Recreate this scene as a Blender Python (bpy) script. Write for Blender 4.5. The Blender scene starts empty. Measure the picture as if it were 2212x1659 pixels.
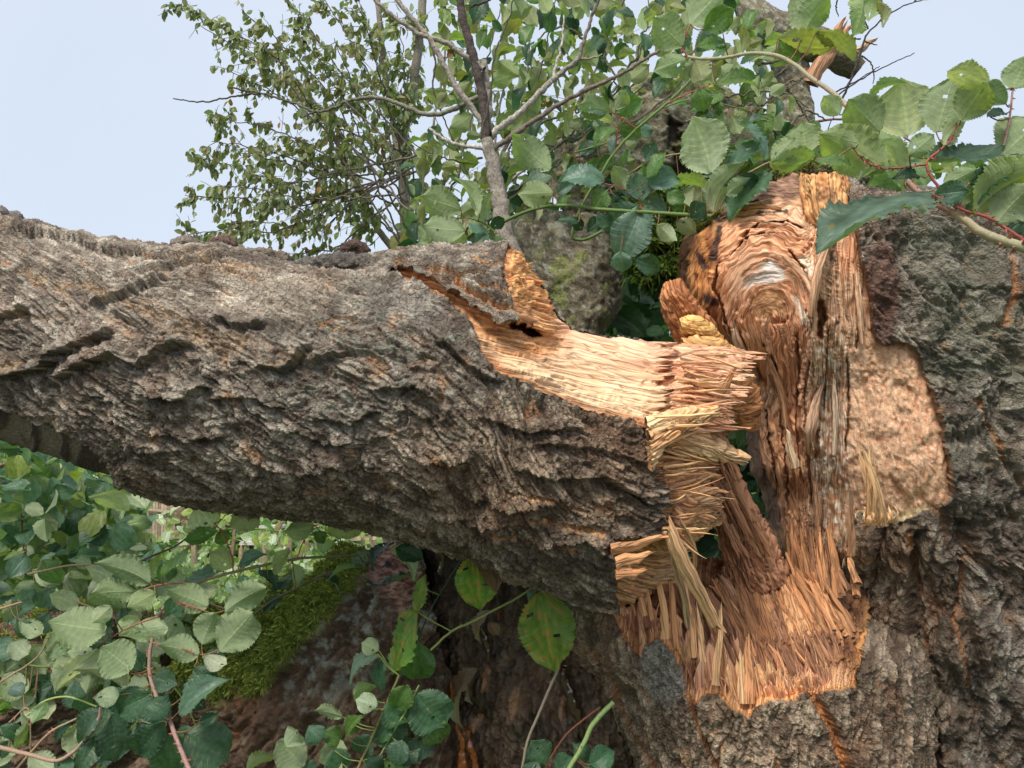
import bpy, math, random
import numpy as np
from mathutils import Vector, Matrix

# ---------------------------------------------------------------- camera, sky, sun, exposure
SC = bpy.context.scene
FD = 1642.0                      # focal length in units of a 2212 x 1659 picture
TILT = math.radians(7.2)
CAMZ = 1.55
cam_data = bpy.data.cameras.new('camera')
cam_data.sensor_width = 36.0
cam_data.lens = 36.0 * FD / 2212.0
cam_data.clip_start = 0.05
cam_data.clip_end = 500.0
cam = bpy.data.objects.new('camera', cam_data)
SC.collection.objects.link(cam)
cam.location = (0, 0, CAMZ)
cam.rotation_euler = (math.radians(90) + TILT, 0, 0)
SC.camera = cam

SUN_EL, SUN_AZ = math.radians(52), math.radians(205)     # behind the camera, a little to the left
world = bpy.data.worlds.new("World")
SC.world = world
world.use_nodes = True
wn, wl = world.node_tree.nodes, world.node_tree.links
for n in list(wn):
    wn.remove(n)
w_out = wn.new('ShaderNodeOutputWorld')
w_bg = wn.new('ShaderNodeBackground')
w_sky = wn.new('ShaderNodeTexSky')
w_sky.sky_type = 'NISHITA'
w_sky.sun_disc = False
w_sky.sun_elevation = SUN_EL
w_sky.sun_rotation = SUN_AZ
w_sky.air_density = 1.0
w_sky.dust_density = 4.0
w_mix = wn.new('ShaderNodeMix')
w_mix.data_type = 'RGBA'
w_mix.inputs[0].default_value = 0.86          # thin even overcast over the clear sky
w_tc = wn.new('ShaderNodeTexCoord')
w_nz = wn.new('ShaderNodeTexNoise')
w_nz.inputs['Scale'].default_value = 2.2
w_nz.inputs['Detail'].default_value = 4.0
w_rp = wn.new('ShaderNodeMix')
w_rp.data_type = 'RGBA'
w_rp.inputs[6].default_value = (3.95, 4.55, 5.45, 1)
w_rp.inputs[7].default_value = (4.75, 5.2, 5.85, 1)
wl.new(w_tc.outputs['Generated'], w_nz.inputs['Vector'])
wl.new(w_nz.outputs['Fac'], w_rp.inputs[0])
wl.new(w_sky.outputs['Color'], w_mix.inputs[6])
wl.new(w_rp.outputs[2], w_mix.inputs[7])
wl.new(w_mix.outputs[2], w_bg.inputs['Color'])
w_bg.inputs['Strength'].default_value = 0.074
wl.new(w_bg.outputs[0], w_out.inputs[0])

sun_data = bpy.data.lights.new('sun', 'SUN')
sun_data.energy = 1.5
sun_data.angle = math.radians(18)
sun_data.color = (1.0, 0.91, 0.80)
sun = bpy.data.objects.new('sun', sun_data)
SC.collection.objects.link(sun)
sd = Vector((math.sin(SUN_AZ) * math.cos(SUN_EL), math.cos(SUN_AZ) * math.cos(SUN_EL), math.sin(SUN_EL)))
sun.rotation_euler = sd.to_track_quat('Z', 'Y').to_euler()
sun.location = (0, 0, 30)

SC.view_settings.view_transform = 'Standard'
SC.view_settings.look = 'None'
SC.view_settings.exposure = 1.27
SC.view_settings.gamma = 1.0
SC.view_settings.use_curve_mapping = False

# ---------------------------------------------------------------- helpers
RNG = np.random.default_rng(7)
random.seed(7)
CT, ST = math.cos(TILT), math.sin(TILT)
F4 = np.float32

def PV(u, v, d):
    u = np.asarray(u, float); v = np.asarray(v, float); d = np.asarray(d, float)
    x = (u - 1106.0) / FD * d
    zc = -(v - 829.5) / FD * d
    y = d * CT - zc * ST
    z = d * ST + zc * CT + CAMZ
    return np.stack(np.broadcast_arrays(x, y, z), -1)

def P(u, v, d):
    return Vector(PV(u, v, d).tolist())

def project(p):
    x = p[..., 0]; y = p[..., 1]; z = p[..., 2] - CAMZ
    d = y * CT + z * ST
    zc = -y * ST + z * CT
    return x / d * FD + 1106.0, 829.5 - zc / d * FD, d

_r = np.random.default_rng(11)
_PT = _r.permutation(256).astype(np.int32); _PT = np.concatenate([_PT, _PT, _PT])
_G = _r.normal(size=(256, 3)); _G = (_G / np.linalg.norm(_G, axis=1)[:, None]).astype(F4)

def perlin(x, y, z=0.0, seed=0):
    x = np.asarray(x, F4); y = np.asarray(y, F4)
    z = np.broadcast_to(np.asarray(z, F4), x.shape) + F4(seed * 7.31 + 0.37)
    xi = np.floor(x); yi = np.floor(y); zi = np.floor(z)
    fx = x - xi; fy = y - yi; fz = z - zi
    X = xi.astype(np.int32) & 255; Y = yi.astype(np.int32) & 255; Z = zi.astype(np.int32) & 255
    u = fx * fx * fx * (fx * (fx * 6 - 15) + 10)
    v = fy * fy * fy * (fy * (fy * 6 - 15) + 10)
    w = fz * fz * fz * (fz * (fz * 6 - 15) + 10)
    X1 = (X + 1) & 255; Y1 = (Y + 1) & 255; Z1 = (Z + 1) & 255
    def g(a, b, c, dx, dy, dz):
        G = _G[_PT[_PT[_PT[a] + b] + c]]
        return G[..., 0] * dx + G[..., 1] * dy + G[..., 2] * dz
    def lay(c, dz):
        a0 = g(X, Y, c, fx, fy, dz); a1 = g(X1, Y, c, fx - 1, fy, dz)
        b0 = g(X, Y1, c, fx, fy - 1, dz); b1 = g(X1, Y1, c, fx - 1, fy - 1, dz)
        a = a0 + u * (a1 - a0); b = b0 + u * (b1 - b0)
        return a + v * (b - a)
    l0 = lay(Z, fz); l1 = lay(Z1, fz - 1)
    return (l0 + w * (l1 - l0)) * 1.5

def fbm(x, y, z=0.0, o=4, seed=0, g=0.5):
    s = 0; a = 1; n = 0
    for i in range(o):
        k = 2.03 ** i
        s = s + a * perlin(x * k, y * k, np.asarray(z) * k, seed + i * 3)
        n += a; a *= g
    return s / n

def ridged(x, y, z=0.0, o=3, seed=0):
    s = 0; a = 1; n = 0
    for i in range(o):
        k = 2.03 ** i
        s = s + a * (1 - np.abs(perlin(x * k, y * k, np.asarray(z) * k, seed + i * 3)) * 2)
        n += a; a *= 0.5
    return s / n

def worley(x, y, seed=0, jit=0.9):
    """2-D cells: distance to the nearest and second feature point, cell id 0..1"""
    xi = np.floor(x).astype(np.int32); yi = np.floor(y).astype(np.int32)
    f1 = np.full(x.shape, 9.0, F4); f2 = f1.copy(); cid = np.zeros(x.shape, F4)
    R = np.random.default_rng(seed + 5).random((256, 3)).astype(F4)
    for dx in (-1, 0, 1):
        for dy in (-1, 0, 1):
            cx = xi + dx; cy = yi + dy
            h = _PT[_PT[(cx & 255)] + (cy & 255)]
            px = cx + 0.5 + (R[h, 0] - 0.5) * jit; py = cy + 0.5 + (R[h, 1] - 0.5) * jit
            dd = np.sqrt((px - x) ** 2 + (py - y) ** 2).astype(F4)
            near = dd < f1
            f2 = np.where(near, f1, np.minimum(f2, dd))
            cid = np.where(near, R[h, 2], cid)
            f1 = np.where(near, dd, f1)
    return f1, f2, cid

def ss(a, b, x):
    t = np.clip((x - a) / (b - a), 0, 1)
    return t * t * (3 - 2 * t)

def sdf(poly, u, v):
    """signed distance to a polygon, negative inside"""
    poly = np.asarray(poly, float)
    d2 = np.full(u.shape, 1e12); inside = np.zeros(u.shape, bool)
    n = len(poly)
    for i in range(n):
        x0, y0 = poly[i]; x1, y1 = poly[(i + 1) % n]
        ex, ey = x1 - x0, y1 - y0
        t = np.clip(((u - x0) * ex + (v - y0) * ey) / (ex * ex + ey * ey + 1e-9), 0, 1)
        d2 = np.minimum(d2, (u - x0 - t * ex) ** 2 + (v - y0 - t * ey) ** 2)
        c = ((y0 > v) != (y1 > v))
        with np.errstate(divide='ignore', invalid='ignore'):
            xc = x0 + (v - y0) * ex / (ey if ey != 0 else 1e-9)
        inside ^= (c & (u < xc))
    d = np.sqrt(d2)
    return np.where(inside, -d, d)

def line_d(pts, u, v):
    """distance to a polyline and position along it 0..1"""
    best = np.full(u.shape, 1e9); tt = np.zeros(u.shape)
    n = len(pts) - 1
    for i in range(n):
        x0, y0 = pts[i]; x1, y1 = pts[i + 1]
        ex, ey = x1 - x0, y1 - y0
        t = np.clip(((u - x0) * ex + (v - y0) * ey) / (ex * ex + ey * ey + 1e-9), 0, 1)
        d = np.hypot(u - x0 - t * ex, v - y0 - t * ey)
        m = d < best
        best = np.where(m, d, best); tt = np.where(m, (i + t) / n, tt)
    return best, tt

def crom(pts, n):
    """smooth resampling of rows (k x m) to n rows"""
    pts = np.asarray(pts, float); k = len(pts)
    seg = np.linalg.norm(np.diff(pts[:, :min(4, pts.shape[1])], axis=0), axis=1)
    T = np.concatenate([[0], np.cumsum(seg)])
    t = np.linspace(0, T[-1], n)
    i = np.clip(np.searchsorted(T, t, side='right') - 1, 0, k - 2)
    h = T[i + 1] - T[i]; x = ((t - T[i]) / h)[:, None]
    m = np.zeros_like(pts)
    for j in range(k):
        a, b = max(j - 1, 0), min(j + 1, k - 1)
        m[j] = (pts[b] - pts[a]) / (T[b] - T[a])
    h = h[:, None]
    return ((2 * x**3 - 3 * x**2 + 1) * pts[i] + (x**3 - 2 * x**2 + x) * h * m[i]
            + (-2 * x**3 + 3 * x**2) * pts[i + 1] + (x**3 - x**2) * h * m[i + 1])

def mixc(a, b, t):
    t = np.asarray(t)[..., None]
    return np.asarray(a) * (1 - t) + np.asarray(b) * t

# ---------------------------------------------------------------- object helpers
def link(o, parent=None):
    SC.collection.objects.link(o)
    if parent is not None:
        o.parent = parent
    return o

def tag(o, label=None, cat=None, group=None, kind=None):
    if label: o['label'] = label
    if cat: o['category'] = cat
    if group: o['group'] = group
    if kind: o['kind'] = kind
    return o

def thing(name, label, cat, loc=(0, 0, 0), group=None):
    o = bpy.data.objects.new(name, None)
    o.empty_display_size = 0.05
    link(o)
    return tag(o, label, cat, group)          # roots stay at the world origin: children carry world coordinates

def mesh_np(name, V, F, mat, parent=None, col=None, fib=None, smooth=True, kind=None, fn=None):
    """V n x 3, F m x 4 (or m x 3) index array -> one mesh object"""
    V = np.asarray(V, F4); F = np.asarray(F, np.int32)
    me = bpy.data.meshes.new(name)
    k = F.shape[1]
    me.vertices.add(len(V)); me.vertices.foreach_set('co', V.ravel())
    me.loops.add(F.size); me.loops.foreach_set('vertex_index', F.ravel())
    me.polygons.add(len(F))
    me.polygons.foreach_set('loop_start', np.arange(0, F.size, k, dtype=np.int32))
    me.polygons.foreach_set('loop_total', np.full(len(F), k, np.int32))
    me.polygons.foreach_set('use_smooth', np.full(len(F), smooth, bool))
    me.update(calc_edges=True)
    if col is not None:
        a = me.attributes.new('Col', 'FLOAT_COLOR', 'POINT')
        c = np.ones((len(V), 4), F4); c[:, :col.shape[1]] = col
        a.data.foreach_set('color', c.ravel())
    if fib is not None:
        a = me.attributes.new('Fib', 'FLOAT_VECTOR', 'POINT')
        a.data.foreach_set('vector', np.asarray(fib, F4).ravel())
    me.materials.append(mat)
    o = bpy.data.objects.new(name, me)
    link(o, parent)
    if kind: o['kind'] = kind
    return o

# ---------------------------------------------------------------- materials
MATS = {}
def nodes_of(name):
    m = bpy.data.materials.new(name); m.use_nodes = True
    nt = m.node_tree
    b = nt.nodes['Principled BSDF']
    return m, nt, b

def attr_mat(name, rough=0.85, scale=260.0, var=0.35, bump=0.5, bdist=0.0012, stretch=None, coat=0.0, spec=0.3, crack=None, crackle=0.0):
    """colour from the vertex attribute Col, varied and roughened by fine noise; the noise may be stretched along Fib"""
    if name in MATS: return MATS[name]
    m, nt, b = nodes_of(name)
    N, L = nt.nodes, nt.links
    at = N.new('ShaderNodeAttribute'); at.attribute_name = 'Col'
    if stretch:
        co = N.new('ShaderNodeAttribute'); co.attribute_name = 'Fib'
        mp = N.new('ShaderNodeMapping'); mp.inputs['Scale'].default_value = stretch
        L.new(co.outputs['Vector'], mp.inputs['Vector']); src = mp.outputs['Vector']
    else:
        co = N.new('ShaderNodeTexCoord'); src = co.outputs['Object']
    nz = N.new('ShaderNodeTexNoise'); nz.inputs['Scale'].default_value = scale
    nz.inputs['Detail'].default_value = 5.0; nz.inputs['Roughness'].default_value = 0.65
    L.new(src, nz.inputs['Vector'])
    mr = N.new('ShaderNodeMapRange')
    mr.inputs['From Min'].default_value = 0.3; mr.inputs['From Max'].default_value = 0.7
    mr.inputs['To Min'].default_value = 1 - var; mr.inputs['To Max'].default_value = 1 + var
    L.new(nz.outputs['Fac'], mr.inputs['Value'])
    mx = N.new('ShaderNodeVectorMath'); mx.operation = 'SCALE'
    hsrc = nz.outputs['Fac']; vsrc = mr.outputs['Result']
    def mth(op, x, y):
        q = N.new('ShaderNodeMath'); q.operation = op
        for i, w in enumerate((x, y)):
            if isinstance(w, (int, float)): q.inputs[i].default_value = w
            else: L.new(w, q.inputs[i])
        return q.outputs[0]
    if crack:                                   # long thin splits between the fibres
        m2 = N.new('ShaderNodeMapping'); m2.inputs['Scale'].default_value = crack
        L.new(co.outputs['Vector'], m2.inputs['Vector'])
        n2 = N.new('ShaderNodeTexNoise'); n2.inputs['Scale'].default_value = 1.0; n2.inputs['Detail'].default_value = 4.0; n2.inputs['Distortion'].default_value = 0.4
        L.new(m2.outputs['Vector'], n2.inputs['Vector'])
        r2 = N.new('ShaderNodeMapRange'); r2.inputs['From Min'].default_value = 0.0; r2.inputs['From Max'].default_value = 0.05
        L.new(mth('ABSOLUTE', mth('SUBTRACT', n2.outputs['Fac'], 0.5), 0.0), r2.inputs['Value'])
        vsrc = mth('MULTIPLY', vsrc, mth('ADD', mth('MULTIPLY', r2.outputs['Result'], 0.42), 0.62))
        hsrc = mth('ADD', mth('MULTIPLY', hsrc, 0.7), mth('MULTIPLY', r2.outputs['Result'], 0.6))
    if crackle:                                 # small plates of bark
        vo = N.new('ShaderNodeTexVoronoi'); vo.feature = 'DISTANCE_TO_EDGE'; vo.inputs['Scale'].default_value = crackle
        nd = N.new('ShaderNodeTexNoise'); nd.inputs['Scale'].default_value = crackle * 0.7; nd.inputs['Detail'].default_value = 3
        L.new(src, nd.inputs['Vector'])
        va = N.new('ShaderNodeVectorMath'); va.operation = 'MULTIPLY_ADD'; va.inputs[1].default_value = (0.014,) * 3
        L.new(nd.outputs['Color'], va.inputs[0]); L.new(src, va.inputs[2]); L.new(va.outputs[0], vo.inputs['Vector'])
        r3 = N.new('ShaderNodeMapRange'); r3.inputs['From Min'].default_value = 0.0; r3.inputs['From Max'].default_value = 0.22
        L.new(vo.outputs['Distance'], r3.inputs['Value'])
        hsrc = mth('ADD', hsrc, mth('MULTIPLY', r3.outputs['Result'], 0.55))
        vsrc = mth('MULTIPLY', vsrc, mth('ADD', mth('MULTIPLY', r3.outputs['Result'], 0.18), 0.88))
    L.new(at.outputs['Color'], mx.inputs[0]); L.new(vsrc, mx.inputs['Scale'])
    L.new(mx.outputs['Vector'], b.inputs['Base Color'])
    bp = N.new('ShaderNodeBump'); bp.inputs['Strength'].default_value = bump
    bp.inputs['Distance'].default_value = bdist
    L.new(hsrc, bp.inputs['Height']); L.new(bp.outputs['Normal'], b.inputs['Normal'])
    b.inputs['Roughness'].default_value = rough
    b.inputs['Specular IOR Level'].default_value = spec
    if coat: b.inputs['Coat Weight'].default_value = coat
    MATS[name] = m
    return m

# ---------------------------------------------------------------- lofted bodies
def loft(rows, px=2.6, back=0.22, expo=1.0, px_s=None):
    """rows: (ua, va, ub, vb, depth, half thickness).  Closed rounded body whose outline runs through the
    a and b points at the given depth.  Returns dict of grids (n_s x n_a)."""
    rows = np.asarray(rows, float)
    mid = (rows[:, 0:2] + rows[:, 2:4]) / 2
    L = np.linalg.norm(np.diff(mid, axis=0), axis=1).sum()
    W = np.linalg.norm(rows[:, 0:2] - rows[:, 2:4], axis=1).max()
    ns = max(8, int(L / (px_s or px)))
    nf = max(10, int(W * 1.45 / px)); nb = max(6, int(nf * back))
    R = crom(rows, ns)
    A = PV(R[:, 0], R[:, 1], R[:, 4]); B = PV(R[:, 2], R[:, 3], R[:, 4])
    C = (A + B) / 2; Wv = (B - A) / 2
    view = np.array([0, 0, CAMZ]) - C
    view /= np.linalg.norm(view, axis=1)[:, None]
    wn_ = Wv / np.linalg.norm(Wv, axis=1)[:, None]
    view -= (view * wn_).sum(1)[:, None] * wn_
    view /= np.linalg.norm(view, axis=1)[:, None]
    a = np.concatenate([np.linspace(0, math.pi, nf, endpoint=False), np.linspace(math.pi, 2 * math.pi, nb, endpoint=False)])
    ca, sa = np.cos(a), np.sin(a)
    if expo != 1.0:
        sa = np.sign(sa) * np.abs(sa) ** expo
    p = C[:, None] - Wv[:, None] * ca[None, :, None] + view[:, None] * (R[:, 5][:, None] * sa[None])[..., None]
    s = np.concatenate([[0], np.cumsum(np.linalg.norm(np.diff(C, axis=0), axis=1))])
    rad = (np.linalg.norm(Wv, axis=1).mean() + R[:, 5].mean()) / 2
    S = np.repeat(s[:, None], len(a), 1)
    CC = np.repeat((a * rad)[None], ns, 0)
    front = np.repeat((sa > -0.02)[None], ns, 0)
    return dict(p=p, s=S.astype(F4), c=CC.astype(F4), a=np.repeat(a[None], ns, 0), ns=ns, na=len(a), front=front, R=R)

def gnormals(p):
    ds = np.gradient(p, axis=0)
    da = (np.roll(p, -1, 1) - np.roll(p, 1, 1)) / 2
    n = np.cross(da, ds)
    n /= np.linalg.norm(n, axis=-1)[..., None] + 1e-12
    c = p.mean(1, keepdims=True)
    flip = ((p - c) * n).sum(-1).mean() < 0
    return -n if flip else n

def grid_faces(ns, na, wrap=True):
    i = np.arange(ns - 1)[:, None]; j = np.arange(na if wrap else na - 1)[None]
    j2 = (j + 1) % na
    return np.stack([i * na + j, i * na + j2, (i + 1) * na + j2, (i + 1) * na + j], -1)

def emit(g, p, col, fib, mats, masks, parent, names, cap=(True, True)):
    """split the grid's faces between several parts; masks: list of vertex bool grids, first hit wins"""
    ns, na = g['ns'], g['na']
    F = grid_faces(ns, na)
    F = F.reshape(-1, 4)
    n = ns * na
    V = p.reshape(-1, 3)
    own = np.full(len(F), len(masks) - 1)
    for k in range(len(masks) - 1, -1, -1):
        m = masks[k].reshape(-1)
        own[m[F].sum(1) >= 3] = k
    out = []
    for k, (mt, nm) in enumerate(zip(mats, names)):
        f = F[own == k]
        if len(f) == 0: continue
        used, inv = np.unique(f, return_inverse=True)
        out.append(mesh_np(nm, V[used], inv.reshape(-1, 4), mt, parent, col.reshape(n, -1)[used], fib.reshape(n, 3)[used]))
    return out
# ---------------------------------------------------------------- bark and torn wood
M_BARK = attr_mat('bark', rough=0.9, scale=280, var=0.36, bump=1.0, bdist=0.0034, crackle=110)
M_WOOD = attr_mat('torn_wood', rough=0.78, scale=1.0, var=0.30, bump=1.0, bdist=0.0030, stretch=(16, 460, 120), crack=(7, 130, 60))
M_PUNK = attr_mat('crumbly_wood', rough=0.92, scale=420, var=0.40, bump=0.9, bdist=0.0022)
M_MOSS = attr_mat('moss', rough=0.95, scale=500, var=0.5, bump=0.9, bdist=0.003)
M_WET = attr_mat('wet_bark', rough=0.34, scale=260, var=0.5, bump=0.9, bdist=0.003, spec=0.5)

def bark(s, c, p, seed=0, fx=9.0, fy=22.0, slant=0.0, amp=1.0):
    """scaly furrowed bark: flakes with a sharp drop on one side, cracks, fine relief. -> height (m), colour"""
    s = s.astype(F4); c = (c + slant * s).astype(F4)
    wx = fbm(s * 5, c * 5, 0, 4, seed + 1, 0.6) * 0.7
    wy = fbm(s * 5, c * 7, 3.3, 4, seed + 2, 0.6) * 0.8
    x = s * fx + wx; y = c * fy + wy
    n = fbm(x * 0.55, y * 0.55, 0, 4, seed + 3)
    t = n * 7.0 + y * 0.20
    f = t - np.floor(t)
    fl = np.where(f < 0.86, f / 0.86, (1 - f) / 0.14)          # slow rise, sharp drop
    t2 = fbm(x * 1.7, y * 1.5, 1.7, 3, seed + 4) * 6.0 + y * 0.9
    f2 = t2 - np.floor(t2)
    fl2 = np.where(f2 < 0.85, f2 / 0.85, (1 - f2) / 0.15)
    rd = ridged(x * 0.8, y * 0.8, 5.1, 3, seed + 5)
    px, py, pz = p[..., 0], p[..., 1], p[..., 2]
    fine = fbm(px * 150, pz * 150, py * 150, 3, seed + 6, 0.6)
    med = fbm(px * 45, pz * 45, py * 45, 3, seed + 7)
    big = fbm(px * 9, pz * 9, py * 9, 3, seed + 8)
    qa, qb, cid = worley(x * 1.15 + 0.5 * n, y * 1.9 + 0.7 * n, seed)
    e1 = ss(0.02, 0.30, qb - qa)
    ra, rb_, cid2 = worley(x * 3.0 + 0.4 * wx, y * 4.4 + n, seed + 1)
    e2 = ss(0.02, 0.34, rb_ - ra)
    til = (y * 1.5) - np.floor(y * 1.5)
    crack = ss(0.50, 0.85, rd)
    h = amp * 0.84 * (0.009 * fl * (0.6 + big) + 0.0042 * fl2 + 0.0052 * med + 0.0040 * fine + 0.0044 * e1 * (0.5 + cid) + 0.0024 * e2 * (0.4 + 1.2 * cid2) - 0.008 * crack + 0.010 * big)
    g = fbm(px * 22, pz * 22, py * 22, 3, seed + 9)
    g2 = fbm(px * 70, pz * 70, py * 70, 3, seed + 10)
    col = mixc((0.175, 0.14, 0.108), (0.55, 0.485, 0.39), ss(-0.45, 0.55, g + 0.7 * g2 + 0.5 * (cid - 0.5) + 0.5 * (cid2 - 0.5)))
    col = mixc(col, (0.28, 0.165, 0.105), ss(0.05, 0.45, big + 0.4 * g) * 0.5)
    lich = ss(0.12, 0.45, fbm(px * 30, pz * 30, py * 30, 4, seed + 12, 0.6)) * ss(0.3, 0.7, fl)
    col = mixc(col, (0.33, 0.365, 0.28), lich * 0.6)
    col = mixc(col, (0.55, 0.30, 0.15), ss(0.62, 0.9, rd) * ss(0.0, 0.3, g) * 0.8)      # orange inner bark in the cracks
    col = mixc(col, (0.085, 0.058, 0.042), np.maximum(ss(0.25, 0.0, fl) * 0.5, (1 - e1 * e2) * 0.45))
    col = col * (0.85 + 0.5 * (fine[..., None] + 0.15))
    return h, np.clip(col, 0.02, 0.9), fl

def wood(al, ac, p, seed=0, cA=(0.80, 0.60, 0.38), cB=(0.56, 0.31, 0.155), cC=(0.30, 0.15, 0.08), amp=1.0, k=1.0):
    """split wood: long fibres and ribs running along al. -> height, colour"""
    al = al.astype(F4); ac = (ac + 0.012 * fbm(al * 9, ac * 14, 0, 2, seed + 9)).astype(F4)
    r1 = ridged(al * 3.5 * k, ac * 42 * k, 0, 3, seed + 1)
    r2 = fbm(al * 9 * k, ac * 150 * k, 0.5, 3, seed + 2, 0.6)
    r3 = fbm(al * 14 * k, ac * 340 * k, 0.7, 2, seed + 3, 0.6)
    st = fbm(al * 5 * k, ac * 26 * k, 0.2, 3, seed + 4) * 5
    f = st - np.floor(st)
    step = np.where(f < 0.8, f / 0.8, (1 - f) / 0.2)
    h = amp * (0.0045 * r1 + 0.0030 * r2 + 0.0016 * r3 + 0.0050 * step)
    m = fbm(al * 4 * k, ac * 16 * k, 1.1, 3, seed + 5)
    col = mixc(cB, cA, ss(-0.35, 0.30, m + 0.45 * r2 + 0.3 * r3))
    col = mixc(col, cC, ss(0.38, 0.10, step) * ss(0.1, 0.5, r1) * 0.65)
    col = mixc(col, cC, ss(0.25, 0.6, -r3 - 0.4 * r2) * 0.6)
    return h, np.clip(col * (1 + 0.25 * r3[..., None]), 0.02, 0.95)

def crumbly(p, seed=0, cA=(0.72, 0.50, 0.30), cB=(0.45, 0.24, 0.12), amp=1.0):
    px, py, pz = p[..., 0], p[..., 1], p[..., 2]
    a = fbm(px * 28, pz * 22, py * 28, 3, seed + 1)
    b = ridged(px * 70 + a, pz * 45, py * 60, 3, seed + 2)
    c = fbm(px * 190, pz * 170, py * 190, 2, seed + 3)
    h = amp * (0.009 * a + 0.007 * b + 0.0022 * c)
    col = mixc(cB, cA, ss(-0.3, 0.8, b * 0.8 + a + c * 0.5))
    return h, np.clip(col * (1 + 0.3 * c[..., None]), 0.02, 0.95)

def fibv(al, ac, z=None):
    return np.stack([al, ac, np.zeros_like(al) if z is None else z], -1)

def ray(p):
    r = p - np.array([0, 0, CAMZ])
    return r / np.linalg.norm(r, axis=-1)[..., None]

# ---------------------------------------------------------------- THE FALLEN TRUNK
fallen = thing('fallen_trunk', 'huge scaly grey-brown trunk lying across, its right end torn open to pale wood', 'tree trunk')
g = loft([(-260, 400, -240, 900, 1.50, .22), (-120, 440, -120, 925, 1.49, .22), (0, 480, -10, 965, 1.47, .225),
          (150, 515, 115, 1008, 1.45, .225), (300, 549, 270, 1052, 1.43, .225), (480, 540, 430, 1088, 1.42, .23),
          (660, 577, 600, 1106, 1.41, .235), (850, 560, 760, 1124, 1.41, .24), (990, 540, 900, 1160, 1.41, .24), (1105, 545, 1010, 1196, 1.41, .24),
          (1180, 650, 1100, 1235, 1.41, .235), (1225, 715, 1180, 1262, 1.41, .225), (1300, 733, 1260, 1300, 1.41, .21),
          (1400, 745, 1345, 1300, 1.41, .20), (1500, 754, 1410, 1262, 1.41, .19), (1625, 768, 1460, 1240, 1.41, .17)], px=2.4)
p = g['p']; n = gnormals(p); u, v, d = project(p)
s, c = g['s'], g['c']
WOODP = [(845, 598), (917, 622), (952, 640), (986, 666), (1026, 710), (1037, 757), (1063, 800), (1150, 840), (1256, 888), (1369, 914),
         (1402, 960), (1402, 994), (1427, 1045), (1442, 1067), (1412, 1104), (1440, 1150), (1330, 1162), (1300, 1172), (1345, 1200),
         (1331, 1255), (1327, 1290), (1400, 1500), (1900, 1400), (1900, 600), (1220, 600), (1180, 560), (1120, 500), (1098, 535), (1085, 575),
         (1088, 620), (1104, 655), (1112, 700), (1075, 706), (1030, 668), (990, 641), (930, 606), (880, 585), (850, 583)]
FLAP = [(0, 0), (1, 0), (0, 1)]
ju = 9 * fbm(u / 26, v / 26, 0, 4, 31, 0.65) ; jv = 9 * fbm(u / 22, v / 22, 4, 4, 32, 0.65)
sd_w = sdf(WOODP, u + ju * 1.6, v + jv * 1.6)
sd_f = sdf(FLAP, u + ju, v + jv)
isw = (sd_w < 0) & (sd_f > 0) & g['front'] | ((~g['front']) & (u > 1380))
sdw = np.maximum(sd_w, -sd_f)
hb, cb, fl = bark(s, c, p, 40, 8.5, 20.0, slant=-0.35)
# overhanging ledges of bark: raised above the line, dropping sharply below it
LEDGES = [([(-20, 812), (73, 800), (106, 789), (118, 780)], .030, 70), ([(120, 767), (175, 749), (241, 720)], .030, 50),
          ([(153, 811), (204, 782), (266, 767), (314, 793), (328, 782), (365, 753), (405, 745)], .032, 60),
          ([(321, 851), (397, 862), (448, 836)], .026, 60), ([(580, 797), (620, 804), (667, 756)], .026, 60), ([(685, 782), (751, 767)], .020, 40),
          ([(481, 860), (560, 858), (600, 880)], .018, 40), ([(0, 692), (60, 668)], .02, 40), ([(219, 655), (290, 630), (354, 607)], .018, 26),
          ([(40, 500), (73, 505), (211, 541), (328, 556), (420, 550)], .016, 30), ([(310, 592), (400, 572), (481, 562)], .018, 26),
          ([(480, 692), (530, 712), (560, 700)], .018, 40), ([(820, 842), (900, 835), (930, 860)], .020, 50), ([(700, 905), (760, 915), (800, 890)], .014, 40),
          ([(560, 1000), (640, 1020), (700, 1010)], .016, 46), ([(900, 985), (960, 1000), (1010, 990)], .018, 46), ([(350, 935), (420, 950), (470, 940)], .014, 40),
          ([(1130, 1015), (1200, 1035), (1300, 1030), (1400, 1085)], .020, 60), ([(1050, 905), (1140, 935), (1230, 930)], .016, 46),
          ([(1040, 1075), (1110, 1095), (1190, 1088)], .018, 44), ([(1170, 1170), (1260, 1160), (1320, 1190)], .020, 40), ([(940, 1110), (1020, 1130), (1080, 1128)], .015, 36),
          ([(1180, 960), (1300, 975), (1390, 1000)], .015, 40), ([(960, 740), (1010, 790), (1066, 826)], .016, 44), ([(640, 930), (700, 960), (740, 955)], .013, 36)]
led = np.zeros_like(u); ledc = np.zeros_like(u)
for li, (pts, H, reach) in enumerate(LEDGES):
    uu = u + ju * 0.9; vv = v + jv * 1.1
    x = np.clip(uu, pts[0][0], pts[-1][0])
    yl = np.interp(x, [q[0] for q in pts], [q[1] for q in pts])
    endf = ss(28, 0, np.abs(uu - x))
    dy = yl - vv                                   # positive above the line
    ramp = np.clip(1 - dy / reach, 0, 1) ** 1.5 * ss(-3, 1.0, dy) * endf
    led = np.maximum(led, H * ramp)
    und = ss(-26, -3, dy) * (dy < -1) * endf
    hb = hb - 0.008 * und
    ledc = np.maximum(ledc, und)
hb = hb + led * (0.7 + 0.6 * fbm(u / 30, v / 30, 0, 2, 55))
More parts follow.
